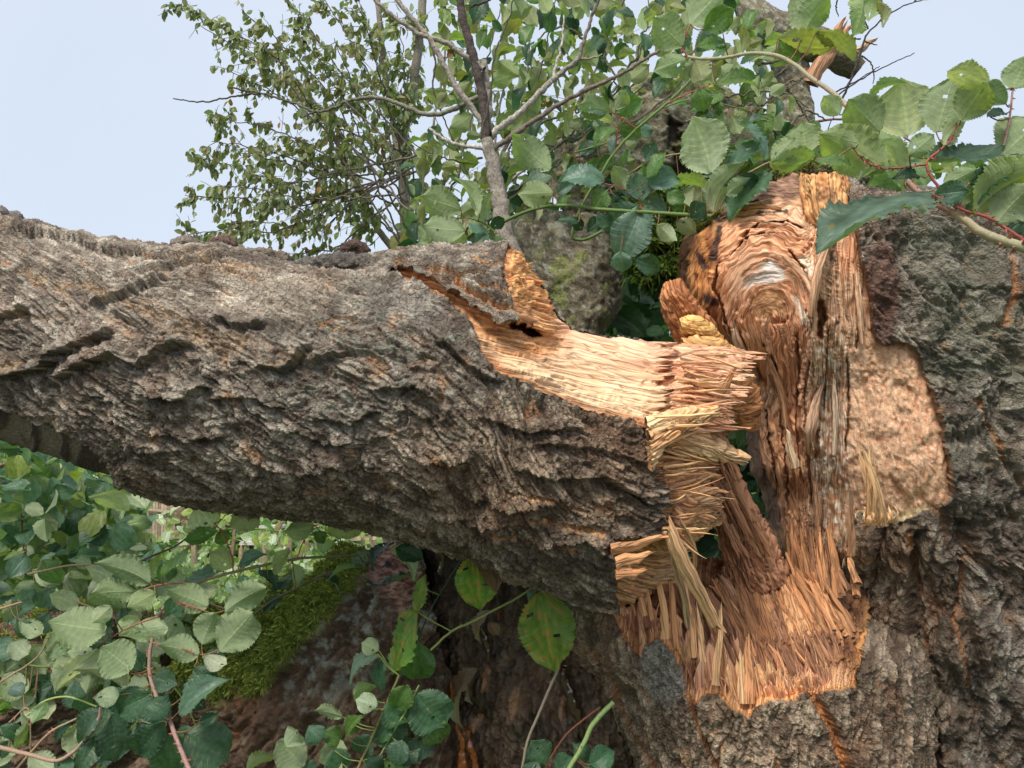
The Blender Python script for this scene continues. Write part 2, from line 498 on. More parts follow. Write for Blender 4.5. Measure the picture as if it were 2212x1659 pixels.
# smooth strip of young bark on the underside at far left
smooth = ss(0, 22, -sdf([(-300, 850), (0, 875), (80, 905), (190, 950), (250, 1010), (262, 1080), (-300, 1080)], u + ju * 2, v + jv * 2))
bands = ss(0.45, 0.75, ridged(s * 16, c * 4, 2.0, 2, 61))
hb = hb * (1 - smooth * 0.85) + smooth * (-0.020 + 0.004 * bands)
cb = mixc(cb, mixc((0.24, 0.20, 0.155), (0.07, 0.055, 0.045), bands), smooth)
# colour zones of the bark
def blob(cx, cy, rx, ry, e=0.35):
    q = np.hypot((u - cx) / rx, (v - cy) / ry) + 0.35 * fbm(u / 40, v / 40, 0, 3, 77)
    return ss(1 + e, 1 - e, q)
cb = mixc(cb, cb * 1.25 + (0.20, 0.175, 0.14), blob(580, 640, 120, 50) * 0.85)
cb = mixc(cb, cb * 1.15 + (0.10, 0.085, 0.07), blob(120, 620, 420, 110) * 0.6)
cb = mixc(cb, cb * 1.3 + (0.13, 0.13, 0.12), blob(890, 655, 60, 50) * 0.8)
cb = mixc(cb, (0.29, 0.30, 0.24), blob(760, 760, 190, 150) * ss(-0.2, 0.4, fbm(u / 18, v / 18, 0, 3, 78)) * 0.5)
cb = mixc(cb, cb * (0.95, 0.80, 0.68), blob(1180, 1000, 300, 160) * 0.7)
cb = mixc(cb, cb * (0.72, 0.64, 0.56), ss(880, 1080, v - .1 * (u - 600)) * 0.55)  # bark colour darkened towards the underside of the log
tan = 0
for pts, wd in [([(180, 620), (240, 640), (330, 680)], 13), ([(320, 672), (370, 690), (420, 720), (470, 745), (530, 745)], 22), ([(40, 585), (90, 605), (140, 625)], 9),
            ([(390, 560), (450, 570), (500, 590), (560, 600)], 14), ([(230, 690), (280, 705)], 9), ([(0, 790), (60, 785)], 9),
            ([(590, 790), (680, 770)], 8), ([(690, 700), (740, 720)], 9), ([(30, 680), (120, 690)], 8)]:
    dd, _ = line_d(pts, u + ju * 1.5, v + jv * 1.5)
    tan = np.maximum(tan, ss(wd * 1.5, wd * 0.2, dd) * ss(-.25, .15, fbm(u / 26, v / 16, 7, 4, 86, .65)))
cb = mixc(cb, mixc((0.46, 0.30, 0.17), (0.66, 0.50, 0.31), ss(-0.2, 0.5, fbm(u / 9, v / 9, 0, 3, 79))), tan * 0.7)
hb = hb - 0.006 * tan
for pts, wd, dp in [([(855, 570), (890, 574), (930, 578), (990, 592), (1045, 590)], 7, .020), ([(985, 598), (1000, 622), (1045, 640), (1096, 668)], 9, .022), ([(930, 596), (960, 604), (1000, 626)], 5, .012), ([(1020, 560), (1060, 575), (1090, 570)], 4, .010), ([(1030, 612), (1070, 622), (1092, 640)], 4, .012),
                    ([(1560, 1000), (1561, 1001)], 1, 0), ([(1150, 1120), (1230, 1135), (1300, 1150)], 6, .012), ([(1100, 1060), (1180, 1075), (1260, 1105)], 4, .010), ([(1060, 1150), (1130, 1165), (1250, 1190)], 5, .012), ([(690, 700), (760, 690)], 3, .006)]:
    dd, _ = line_d(pts, u + ju * 1.1, v + jv * 1.1)
    k = ss(wd, wd * .35, dd) * ss(-.5, .0, fbm(u / 30, v / 30, 2, 2, 83) + .2)
    hb = hb - dp * k
    cb = mixc(cb, mixc((0.60, 0.27, 0.10), (0.82, 0.50, 0.26), ss(-0.3, 0.4, fbm(u / 9, v / 9, 0, 3, 84))), k * .9)
# torn wood : fibres follow the spar, bending where it steps near u = 1440
ang = math.radians(14)
al = (u * math.cos(ang) + v * math.sin(ang)) / 1250.0
ac = (-u * math.sin(ang) + v * math.cos(ang)) / 1250.0 + 0.012 * ss(1400, 1460, u) * np.sin((u - 1400) / 45) + 0.02 * ss(1400, 1560, u) + 0.012 * ss(900, 1060, v) * 0
hw, cw = wood(al, ac, p, 90, (0.95, 0.63, 0.40), (0.88, 0.45, 0.25), (0.48, 0.20, 0.10))
edge_y = np.interp(u, [1037, 1150, 1256, 1369, 1440, 1600], [775, 840, 888, 914, 925, 940])
pale = ss(150, 30, edge_y - v) * ss(4, 22, edge_y - v) * ss(1020, 1100, u) * ss(1480, 1420, u)
cw = mixc(cw, cw * 0.35 + np.array((0.96, 0.70, 0.42)) * 0.65, pale)
pink = ss(90, 160, edge_y - v) * ss(1150, 1250, u)
cw = mixc(cw, cw * 0.4 + np.array((0.90, 0.50, 0.32)) * 0.6, pink * 0.8)
rim = ss(26, 2, np.abs(sdw)) * ss(1000, 1060, u)
cw = mixc(cw, (0.52, 0.24, 0.10), rim * ss(1440, 1380, u) * (v > edge_y - 26) * 0.85)
dv, tv = line_d([(850, 590), (960, 625), (1050, 690), (1110, 730), (1180, 745)], u + ju, v + jv)
valley = ss(46, 6, dv)
cw = mixc(cw, mixc((0.62, 0.24, 0.08), (0.90, 0.48, 0.22), ss(-0.3, 0.4, fbm(u / 16, v / 6, 0, 4, 91))), valley * 0.9)
upl = ss(16, -22, v - np.interp(u, [900, 1030, 1080, 1160, 1230, 1330], [640, 742, 775, 780, 745, 740]) + 1.5 * jv) * ss(1260, 1150, u)
cw = mixc(cw, mixc((0.60, 0.25, 0.09), (0.88, 0.50, 0.25), ss(-0.3, 0.35, fbm(al * 18, ac * 120, 0, 3, 89))), upl * .85)
hw = hw + .006 * upl * fbm(u / 22, v / 9, 0, 3, 88)
hole = ss(1.15, 0.7, np.hypot((u - 1132 - 1.5 * ju) / 34, (v - 716 - 1.4 * jv - (u - 1132) * 0.35) / 9))
cw = mixc(cw, (0.24, 0.10, 0.05), hole)
stub = ss(0, 14, -sdf([(1090, 520), (1140, 555), (1190, 620), (1210, 700), (1150, 680), (1090, 640)], u, v))
cw = mixc(cw, mixc((0.70, 0.27, 0.09), (0.95, 0.58, 0.24), ss(-0.3, 0.3, fbm(u / 9, v / 9, 0, 4, 92))), stub * 0.9)
hw = hw + stub * (.012 * fbm(u / 14, v / 14, 0, 3, 95) + .004 * fbm(u / 5, v / 5, 0, 2, 96))
under = ss(0, 40, v - np.interp(u, [1369, 1440, 1600], [914, 925, 940]))
cw = mixc(cw, mixc((0.40, 0.19, 0.09), (0.72, 0.44, 0.24), ss(-0.3, 0.4, fbm(u / 14, v / 5, 0, 3, 93))), under * 0.75)
low = ss(0, 10, -sdf([(1250, 1150), (1460, 1130), (1460, 1215), (1380, 1245), (1290, 1230)], u, v))
cw = mixc(cw, mixc((0.55, 0.26, 0.11), (0.80, 0.47, 0.23), ss(-0.3, 0.4, fbm(u / 20, v / 6, 0, 3, 94))), low * 0.8)
rec = 0.014 + 0.026 * ss(0, -60, sdw) + 0.022 * valley + 0.07 * hole + 0.03 * under + 0.012 * pink * fbm(u / 60, v / 40, 0, 2, 98)
rec = rec - 0.018 * ss(140, 60, edge_y - v) * ss(1060, 1120, u) * (1 - under)
# fold where the spar's fibres step down
rec = rec + 0.020 * ss(1432, 1446, u + 0.12 * (v - 800)) * (v < 930)
h = np.where(isw, hw, hb + 0.004 * ss(30, 0, sdw))
pp = p + n * h[..., None] + ray(p) * (rec * isw)[..., None]
# ragged end: every fibre bundle ends at its own length
axis = PV(1600, 772, 1.41) - PV(1300, 760, 1.41); axis /= np.linalg.norm(axis)
tailk = ss(0.72, 1.0, s / s.max())
jag = fbm(g['a'] * 9, g['a'] * 0 + 0.3, 0, 4, 101, 0.75) + 0.5 * np.sign(perlin(g['a'] * 34, g['a'] * 0 + .5, 0, 7)) * 0.3
pp = pp + axis * (0.075 * jag * tailk * ss(1350, 1480, u))[..., None]
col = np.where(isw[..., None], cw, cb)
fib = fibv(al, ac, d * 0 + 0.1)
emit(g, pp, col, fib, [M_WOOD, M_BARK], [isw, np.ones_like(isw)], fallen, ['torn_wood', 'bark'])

# dark hollow inside the torn end + inner wood core seen past the bark edge
def wood_body(name, rows, parent, fang, seed=0, cA=(0.80, 0.56, 0.34), cB=(0.58, 0.32, 0.16), cC=(0.30, 0.14, 0.07), px=3.0, amp=0.9,
              jagA=0.0, jagB=0.0, bend=0.0, mat=None, big=0.0, k=1.9, paint=None):
    """a broken piece of wood: fibres run at fang degrees in the picture; ends are ragged (m)"""
    g = loft(rows, px=px, back=0.45)
    p = g['p']; n = gnormals(p); u, v, d = project(p)
    A = math.radians(fang)
    # fibre coordinates from the world positions of the piece
    e0 = PV(1106 + math.cos(A), 829.5 + math.sin(A), 1.4) - PV(1106, 829.5, 1.4); e0 /= np.linalg.norm(e0)
    vw = np.array([0, CT, ST]); e1 = np.cross(vw, e0)
    al = (p @ e0); ac = (p @ e1); az = (p @ vw)
    ac = ac + bend * al * al
    hw, cw = wood(al, ac + az * 0.6, p, seed, cA, cB, cC, amp, k)
    if big:
        hw = hw + big * fbm(p[..., 0] * 14, p[..., 2] * 14, p[..., 1] * 14, 3, seed + 40)
    pp = p + n * hw[..., None]
    t = g['s'] / g['s'].max()
    ja = fbm(g['a'] * 5, g['a'] * 0 + .7, 0, 4, seed + 21, 0.8); jb = fbm(g['a'] * 5, g['a'] * 0 + .2, 0, 4, seed + 22, 0.8)
    ax = p[-1].mean(0) - p[0].mean(0); ax = ax / np.linalg.norm(ax)
    pp = pp + ax * (jagB * jb * ss(0.75, 1, t) - jagA * ja * ss(0.25, 0, t))[..., None]
    if paint is not None:
        cw = paint(u, v, p, cw)
    ns, na = g['ns'], g['na']
    V = pp.reshape(-1, 3); F = grid_faces(ns, na).reshape(-1, 4)
    cc = np.array([pp[0].mean(0) + ax * 0.02, pp[-1].mean(0) - ax * 0.02])
    n0 = ns * na
    V = np.concatenate([V, cc]); j = np.arange(na); j2 = (j + 1) % na
    col = np.concatenate([cw.reshape(-1, 3), np.array([cC, cC]) * 0.9])
    fb = np.concatenate([fibv(al, ac + az * 0.6).reshape(-1, 3), np.zeros((2, 3))])
    tri = np.concatenate([np.stack([np.full(na, n0), j2, j], -1), np.stack([np.full(na, n0 + 1), (ns - 1) * na + j, (ns - 1) * na + j2], -1)])
    o = mesh_np(name, V, F, mat or M_WOOD, parent, col, fb)
    # close the ends with their own small caps joined by bmesh-free extension
    me = o.data
    o2 = mesh_np('end_grain', V, tri, mat or M_WOOD, o, col, fb, smooth=False)
    return o

wood_body('inner_wood', [(1385, 915, 1370, 1195, 1.36, .10), (1430, 915, 1425, 1180, 1.36, .10), (1480, 925, 1480, 1165, 1.37, .095), (1525, 960, 1545, 1120, 1.38, .08)],
          fallen, 8, 200, (0.90, 0.54, 0.29), (0.66, 0.32, 0.14), (0.32, 0.13, 0.06), jagB=0.05, amp=1.2, big=0.012)
wood_body('splinter_plate', [(1395, 905, 1400, 950, 1.20, .012), (1450, 892, 1455, 935, 1.22, .014), (1510, 885, 1508, 915, 1.24, .010), (1550, 884, 1548, 897, 1.25, .004)],
          fallen, -3, 210, (0.95, 0.66, 0.35), (0.86, 0.50, 0.24), jagB=0.02, px=2.2)
wood_body('splinter_plate', [(1400, 935, 1402, 1015, 1.19, .010), (1440, 925, 1438, 955, 1.21, .012), (1500, 912, 1500, 930, 1.23, .006)],
          fallen, -6, 211, (0.90, 0.56, 0.29), (0.66, 0.33, 0.14), jagB=0.02, px=2.2)
wood_body('splinter_plate', [(1455, 925, 1440, 965, 1.26, .02), (1510, 930, 1490, 985, 1.28, .02), (1560, 960, 1545, 990, 1.29, .014), (1618, 990, 1610, 998, 1.31, .004)],
          fallen, 32, 212, (0.94, 0.64, 0.36), (0.80, 0.45, 0.22), jagB=0.012, px=2.0)
wood_body('splinter_plate', [(1450, 1090, 1455, 1180, 1.29, .03), (1500, 1030, 1500, 1115, 1.31, .035), (1535, 1060, 1530, 1110, 1.33, .02), (1557, 1080, 1552, 1092, 1.34, .004)],
          fallen, 22, 213, (0.86, 0.48, 0.25), (0.64, 0.31, 0.14), jagB=0.02, px=2.2)
# ---------------------------------------------------------------- THE BROKEN STUMP
stump = thing('broken_stump', 'broad standing stump at right, torn open to orange wood, green-grey bark on its side', 'stump')

TORN = [(1400, 300), (1730, 300), (1820, 366), (1823, 391), (1826, 446), (1848, 504), (1852, 554), (1865, 596), (1877, 646), (1881, 700), (1890, 728), (1902, 741),
        (1935, 738), (1965, 746), (1985, 775), (1998, 821), (2023, 875), (2031, 921), (2040, 971), (2044, 1010), (2053, 1060), (2030, 1092), (1981, 1102),
        (1951, 1124), (1916, 1132), (1905, 1145), (1895, 1128), (1873, 1102), (1847, 1102), (1845, 1167), (1825, 1202), (1806, 1240), (1600, 1400), (1400, 1300)]
rows = [(1740, 372, 1835, 366, 1.72, .05), (1690, 385, 1890, 383, 1.72, .10), (1640, 405, 1930, 410, 1.72, .15), (1590, 440, 1985, 440, 1.72, .20), (1535, 482, 2110, 475, 1.73, .25), (1490, 528, 2230, 530, 1.74, .28),
        (1481, 590, 2330, 600, 1.74, .30), (1486, 645, 2360, 650, 1.74, .30), (1520, 710, 2380, 715, 1.74, .31), (1578, 775, 2400, 780, 1.74, .31),
        (1630, 840, 2410, 840, 1.74, .31), (1640, 930, 2420, 930, 1.74, .31), (1648, 1010, 2430, 1010, 1.74, .31), (1676, 1060, 2430, 1060, 1.74, .31),
        (1690, 1120, 2440, 1120, 1.74, .31), (1705, 1190, 2440, 1190, 1.74, .31), (1770, 1240, 2440, 1240, 1.74, .31), (1792, 1300, 2450, 1300, 1.74, .31),
        (1785, 1400, 2450, 1400, 1.74, .32), (1775, 1500, 2460, 1500, 1.74, .33), (1760, 1780, 2480, 1780, 1.74, .34)]
g = loft(rows, px=2.5, expo=0.75)
p = g['p']; n = gnormals(p); u, v, d = project(p); s, c = g['s'], g['c']
ju = 8 * fbm(u / 20, v / 24, 0, 4, 131, 0.65); jv = 8 * fbm(u / 20, v / 20, 4, 4, 132, 0.65)
jb_ = 16 * fbm(u / 38, v / 44, 6, 4, 133, 0.6) * ss(700, 780, v)
sdt = sdf(TORN, u + ju + jb_, v + jv * 1.3 + jb_ * .5)
isw = (sdt < 0) & (g['front'] | (u < 1780))
# bark, furrowed up and down
wob = 14 * fbm(s * 3, c * 3, 0, 2, 140)
hb, cb, fl = bark(s, c, p, 150, 8.0, 17.0, slant=0.12, amp=1.15)
fur = ridged(s * 2.2 + 0.3, c * 9 + 0.9 * fbm(s * 4, c * 4, 0, 3, 141), 0, 3, 142)
hb = hb - 0.022 * ss(0.45, 0.95, fur) + 0.008
cb = mixc(cb, (0.33, 0.165, 0.085), ss(0.72, 0.95, fur) * ss(-0.1, 0.3, fbm(s * 6, c * 9, 0, 2, 143)) * 0.8)
grn = ss(-0.25, 0.35, fbm(s * 7, c * 7, 3, 3, 144)) * ss(1900, 1990, u) * ss(1250, 900, v)
cb = mixc(cb, (0.25, 0.275, 0.20), grn * 0.55)
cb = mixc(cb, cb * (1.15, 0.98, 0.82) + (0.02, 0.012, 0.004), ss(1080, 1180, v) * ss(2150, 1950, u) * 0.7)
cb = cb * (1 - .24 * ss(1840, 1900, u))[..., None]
red = ss(1.15, 0.6, np.hypot((u - 1895) / 45, (v - 640) / 130))
cb = mixc(cb, mixc((0.10, 0.055, 0.045), (0.24, 0.125, 0.09), ss(-0.3, 0.4, fbm(u / 10, v / 10, 0, 3, 145))), red * 0.85)
for pts, wd in [([(2168, 560), (2175, 640), (2160, 700)], 12), ([(2100, 860), (2130, 920), (2160, 1010)], 7), ([(2085, 1210), (2060, 1330), (2090, 1480)], 7), ([(1960, 1150), (1990, 1300), (2010, 1500)], 8)]:
    dd, _ = line_d(pts, u + ju * 2, v + jv)
    k = ss(wd, wd * .3, dd)
    cb = mixc(cb, (0.42, 0.20, 0.09), k * 0.8); hb = hb - 0.010 * k
hb = hb + 0.030 * (fbm(u / 90, v / 110, 0, 3, 147))            # swellings of the trunk
hb = hb + 0.05 * ss(1.2, 0.2, np.hypot((u - 2090) / 90, (v - 1380) / 110)) - 0.03 * ss(26, 0, np.abs(u + ju * 2 - np.interp(v, [1100, 1300, 1500, 1700], [2080, 2075, 2110, 2150]))) * (v > 1120)
hb = hb - 0.04 * ss(20, 0, np.abs(u + ju * 2 - np.interp(v, [1130, 1250, 1400, 1560, 1700], [1990, 1975, 1985, 2010, 2030]))) * (v > 1140)
hb = hb - 0.02 * ss(13, 0, np.abs(u + ju * 2 - np.interp(v, [1150, 1250, 1300], [1905, 1890, 1870]))) * (v > 1140) * (v < 1320)

# torn wood, swirling over the knot
KX, KY = 1665.0, 688.0
lean = 0.16 * np.clip(v - KY, 0, 500)
dx = u - KX - lean * ss(1900, 1700, u); dy = v - KY
up = np.minimum(dy, 0) * 0.85
r = np.hypot(dx, up)
psi = r + 16 * fbm(u / 60, v / 60, 0, 3, 151) + 2.5 * fbm(u / 15, v / 15, 0, 2, 152)
th = np.arctan2(dx, -up + 1e-3)
al = np.where(dy < 0, th * np.maximum(r, 60), np.sign(dx) * (math.pi / 2 * np.maximum(np.abs(dx), 60) + dy)) / 1000.0
rightw = ss(1730, 1800, u)
psi = psi * (1 - rightw) + (u - KX + 10 * fbm(u / 40, v / 80, 0, 2, 153)) * rightw
al = al * (1 - rightw) + (v / 1000.0) * rightw
ac = psi / 1000.0
hw, cw = wood(al, ac, p, 160, (0.95, 0.60, 0.38), (0.82, 0.41, 0.22), (0.38, 0.16, 0.08), amp=1.3, k=1.0)
# ribs of the arches
rib = ridged(al * 2.5, psi / 26.0, 0, 2, 161)
hk_, ck_ = crumbly(p, 158, (0.80, 0.46, 0.24), (0.42, 0.20, 0.09), .8)
hw = hw + 0.006 * rib * ss(1780, 1720, u)
rec = 0.022 + 0 * u
# left flank: dark orange, resin stained
fl_ = ss(1590, 1530, u + ju) * ss(420, 500, v)
cw = mixc(cw, mixc((0.44, 0.15, 0.045), (0.82, 0.36, 0.11), ss(-0.3, 0.3, fbm(u / 8, v / 30, 0, 3, 162))), fl_ * 0.9)
cw = mixc(cw, (0.10, 0.045, 0.03), ss(16, 2, u - np.interp(v, [371, 400, 450, 510, 560, 640, 700], [1733, 1650, 1590, 1510, 1488, 1490, 1525]) + ju) * 0.85 * (v < 650))
dk = 0
for pts, wd in [([(1560, 500), (1555, 530), (1545, 560)], 10), ([(1520, 555), (1530, 580)], 9), ([(1535, 640), (1550, 650)], 14), ([(1530, 670), (1545, 690)], 7), ([(1556, 480), (1575, 470)], 8), ([(1640, 470), (1700, 465)], 4), ([(1600, 455), (1640, 440)], 5)]:
    dd, _ = line_d(pts, u + ju * 1.2, v + jv * 1.2); dk = np.maximum(dk, ss(wd, wd * .4, dd))
cw = mixc(cw, (0.035, 0.022, 0.028), dk * 0.9)
# weathered brown crown rim
rimz = ss(-8, 8, -sdf([(1590, 450), (1640, 395), (1740, 375), (1740, 432), (1700, 450), (1665, 440), (1630, 440)], u + ju, v + jv))
cw = mixc(cw, mixc((0.20, 0.11, 0.08), (0.40, 0.24, 0.16), ss(-0.3, 0.4, fbm(u / 26, v / 7, 0, 3, 163))), rimz * 0.9)
# knot
kq = np.hypot((u - 1662 + 2.2 * ju) / 36, (v - 655 + 2.2 * jv) / 34)
kn = ss(1.2, 0.75, kq + 0.25 * fbm(u / 14, v / 14, 0, 3, 164))
cw = mixc(cw, mixc((0.36, 0.17, 0.07), (0.66, 0.36, 0.15), ss(-0.4, 0.4, fbm(u / 9, v / 12, 0, 3, 165))), kn * 0.9)
cw = mixc(cw, ck_, kn * .7); hw = hw * (1 - kn) + hk_ * kn
rec = rec - 0.002 * kn + 0.018 * ss(1.2, 0.4, np.hypot((u - 1690 + 2 * ju + .5 * (v - 690)) / 16, (v - 690 + 2 * jv) / 5)) 
# white rot
wt = ss(-5, 5, -sdf([(1608, 622), (1625, 598), (1650, 575), (1665, 560), (1690, 583), (1700, 605), (1670, 612), (1635, 612)], u + ju * 0.8, v + jv * 0.5))
wt = wt * ss(-0.45, -0.1, fbm(al * 12, ac * 160, 0, 2, 166))
cw = mixc(cw, (0.93, 0.88, 0.80), wt * 0.95); hw = hw * (1 - .5 * wt)
for poly in [[(1722, 560), (1745, 552), (1765, 590), (1770, 605), (1752, 602), (1738, 585)], [(1712, 640), (1722, 640), (1748, 690), (1755, 710), (1735, 700)]]:
    w2 = ss(-4, 4, -sdf(poly, u + ju * .7, v + jv * .7)); cw = mixc(cw, (0.86, 0.76, 0.60), w2 * 0.85)
# smooth tan panel below the knot and rough brown column
pan = ss(-6, 10, -sdf([(1598, 700), (1640, 690), (1660, 740), (1700, 800), (1700, 830), (1660, 800), (1625, 770)], u + ju, v + jv))
cw = mixc(cw, (0.90, 0.55, 0.31), pan * 0.8)
brn = ss(820, 900, v) * ss(1760, 1725, u + ju)
cw = mixc(cw, mixc((0.48, 0.22, 0.11), (0.84, 0.44, 0.23), ss(-0.4, 0.4, fbm(u / 7, v / 60, 0, 3, 167))), brn * 0.92)
cw = mixc(cw, (0.115, 0.075, 0.06), ss(16, 0, u - np.interp(v, [830, 930, 1010, 1060, 1180], [1633, 1644, 1650, 1680, 1700]) + ju) * (v > 830) * 0.8)
# pale mottled strip
mot = fbm(u / 9, v / 16, 0, 4, 168, 0.65)
strip = ss(1745, 1775, u + ju * 2 - 0.02 * (v - 800)) * ss(1900, 1860, u + ju) * ss(560, 640, v)
cw = mixc(cw, mixc((0.52, 0.28, 0.16), (0.93, 0.63, 0.41), ss(-0.3, 0.35, mot)), strip * 0.95)
cw = mixc(cw, (0.93, 0.82, 0.66), strip * ss(-0.04, 0.14, mot) * ss(1872, 1840, u) * ss(700, 800, v))
ds, _ = line_d([(1810, 500), (1800, 560), (1806, 640), (1815, 720), (1818, 790), (1805, 860), (1800, 940), (1795, 1000)], u + ju * 1.6, v + jv)
cw = mixc(cw, (0.075, 0.05, 0.06), ss(12, 5, ds) * ss(0.0, 0.3, fbm(u / 14, v / 34, 2, 3, 169)) * 0.9)
sl, _ = line_d([(1772, 655), (1776, 690), (1771, 722)], u + ju * 1.3, v + jv)
sl2, _ = line_d([(1768, 930), (1766, 985)], u + ju * .6, v)
slit = np.maximum(ss(11, 3, sl), 0.4 * ss(6, 2, sl2))
rec = rec + 0.07 * slit
ridge, _ = line_d([(1790, 520), (1760, 620), (1752, 680), (1765, 760), (1750, 850), (1748, 920), (1762, 960)], u + ju, v)
rec = rec - 0.024 * ss(22, 4, ridge) - 0.008 * ss(34, 20, ridge)
# tan crumbly bulge
bul = ss(-40, 30, -sdf([(1840, 760), (1870, 720), (1900, 735), (1970, 740), (2010, 830), (2040, 930), (2070, 1070), (1990, 1130), (1850, 1130), (1835, 1000)], u + ju, v + jv))
hc, cc = crumbly(p * np.array([1.9, 1.5, 0.85]), 170, (0.95, 0.56, 0.35), (0.60, 0.29, 0.15), 1.0)
vn_ = ridged(p[..., 0] * 20, p[..., 2] * 11, p[..., 1] * 20, 3, 173)
hc = hc - .010 * ss(.45, .85, vn_); cc = mixc(cc, (0.40, 0.19, 0.10), ss(.5, .85, vn_) * .6)
cc = mixc(cc, (0.62, 0.40, 0.22), ss(0, 0.5, fbm(u / 40, v / 40, 0, 2, 171)) * 0.5)
hf, cf = wood(v / 1000.0 + .03 * fbm(u / 50, v / 50, 0, 3, 177), (u + 22 * fbm(u / 70, v / 90, 0, 3, 178)) / 1000.0, p, 176, (0.96, 0.60, 0.38), (0.82, 0.43, 0.24), (0.44, 0.20, 0.10), amp=1.5, k=.75)
mb = 0.35 + .35 * ss(-.3, .3, fbm(u / 60, v / 60, 3, 2, 179))
hc = hc * mb + hf * (1 - mb) * 1.1; cc = mixc(cf, cc, mb)
hw = hw * (1 - bul) + hc * bul
spk = fbm(u / 5.5, v / 9, 9, 3, 182, .7)
cc = mixc(cc, (0.97, 0.80, 0.60), ss(.05, .35, spk) * .7); cc = mixc(cc, (0.42, 0.19, 0.09), ss(-.12, -.42, spk) * .8)
hc = hc + .0045 * spk
cw = mixc(cw, cc, bul)
rec = rec - 0.028 * bul * ss(1.25, 0.2, np.hypot((u - 1945) / 130, (v - 940) / 220)) - 0.013 * bul
# long open splits down the torn face
for pts, wd in [([(1600, 700), (1622, 760), (1660, 830)], 4), ([(1642, 720), (1690, 800), (1704, 880)], 3), ([(1722, 700), (1730, 800), (1728, 920), (1738, 1060)], 4), ([(1690, 880), (1700, 980), (1712, 1100)], 3), ([(1660, 860), (1672, 960), (1690, 1060)], 3.5), ([(1752, 760), (1742, 860), (1752, 980), (1760, 1120)], 4),
                ([(1560, 560), (1552, 620), (1575, 690), (1600, 740)], 3.5), ([(1600, 520), (1640, 490), (1700, 484), (1740, 500)], 3), ([(1580, 560), (1610, 520), (1660, 505)], 2.5), ([(1700, 540), (1735, 580), (1750, 640)], 3), ([(1790, 700), (1786, 800), (1780, 900)], 3), ([(1850, 620), (1856, 700), (1848, 760)], 3), ([(1830, 760), (1836, 880), (1826, 1000)], 3.5)]:
    dd, tq = line_d(pts, u + ju * .7, v + jv * .5)
    k = ss(wd, wd * .3, dd) * ss(0, .12, tq) * ss(1, .88, tq)
    rec = rec + .014 * k; cw = mixc(cw, (0.20, 0.085, 0.04), k * .6)
    k2 = ss(wd * 4, wd, dd) * (1 - k); rec = rec - .004 * k2
# edge of the bark: brown cambium line
cw = mixc(cw, (0.34, 0.17, 0.09), ss(16, 2, -sdt) * 0.75)
cambium = ss(1110, 1085, v) 
cw = mixc(cw, (0.93, 0.74, 0.44), ss(30, 8, -sdt) * ss(1085, 1105, v) * ss(1850, 1875, u) * 0.8)
cw = mixc(cw, (0.80, 0.44, 0.20), ss(1140, 1150, v) * ss(1840, 1800, u) * 0.4)
# broad relief of the torn face: dished left of the ridge
dish = ss(1.1, 0.0, np.hypot((u - 1600) / 140, (v - 800) / 300))
rec = rec + 0.015 * dish
h = np.where(isw, hw, hb + 0.005)
pp = p + n * h[..., None] + ray(p) * (rec * isw)[..., None]
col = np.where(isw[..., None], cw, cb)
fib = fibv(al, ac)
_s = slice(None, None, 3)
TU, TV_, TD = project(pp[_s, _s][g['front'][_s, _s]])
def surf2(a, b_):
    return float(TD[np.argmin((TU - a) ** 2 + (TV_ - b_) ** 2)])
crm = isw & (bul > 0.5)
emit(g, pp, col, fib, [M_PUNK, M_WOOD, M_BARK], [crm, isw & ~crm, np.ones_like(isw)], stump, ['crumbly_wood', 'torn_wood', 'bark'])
# moss and dark bark cushion on the crown
def moss_tufts(name, pts, parent, n=600, h=0.008, seed=3, col=((0.10, 0.14, 0.02), (0.26, 0.32, 0.05)), w=0.0018):
    """pts: k x 3 root points and k x 3 normals -> short pointed blades, one mesh"""
    R = np.random.default_rng(seed)
    base, nor = pts
    i = R.integers(0, len(base), n)
    b = base[i] + R.normal(size=(n, 3)) * 0.004
    dr = nor[i] * 0.8 + R.normal(size=(n, 3)) * 0.55 + np.array([0, 0, -0.15]); dr /= np.linalg.norm(dr, axis=1)[:, None]
    sd_ = np.cross(dr, R.normal(size=(n, 3))); sd_ /= np.linalg.norm(sd_, axis=1)[:, None]
    hh = (h * R.uniform(0.4, 1.3, n))[:, None]
    V = np.stack([b - sd_ * w, b + sd_ * w, b + dr * hh * 0.6 + sd_ * w * 0.9, b + dr * hh], 1)
    V[:, 3] += np.array([0, 0, -1]) * hh * 0.25
    F = np.arange(n * 4).reshape(n, 4)
    t = R.random(n)
    c = mixc(col[0], col[1], t); c = np.repeat(c, 4, 0)
    return mesh_np(name, V.reshape(-1, 3), F, M_MOSS, parent, c, None, smooth=False, kind='stuff')

post_p = lambda u, v, p, cw: mixc(mixc((0.58, 0.26, 0.10), (0.94, 0.54, 0.24), ss(-0.4, 0.4, fbm(u / 12, v / 16, 0, 4, 175))), (0.32, 0.15, 0.08), ss(1.2, 0.5, np.hypot((u - 1785) / 24, (v - 425) / 18)) * 0.7)
wood_body('torn_post', [(1735, 376, 1822, 380, 1.55, .03), (1740, 420, 1824, 418, 1.54, .035), (1748, 470, 1826, 468, 1.53, .035), (1770, 520, 1822, 516, 1.53, .02)],
          stump, 80, 176, px=2.2, amp=1.2, big=0.008, jagA=0.01, jagB=0.01, paint=post_p)

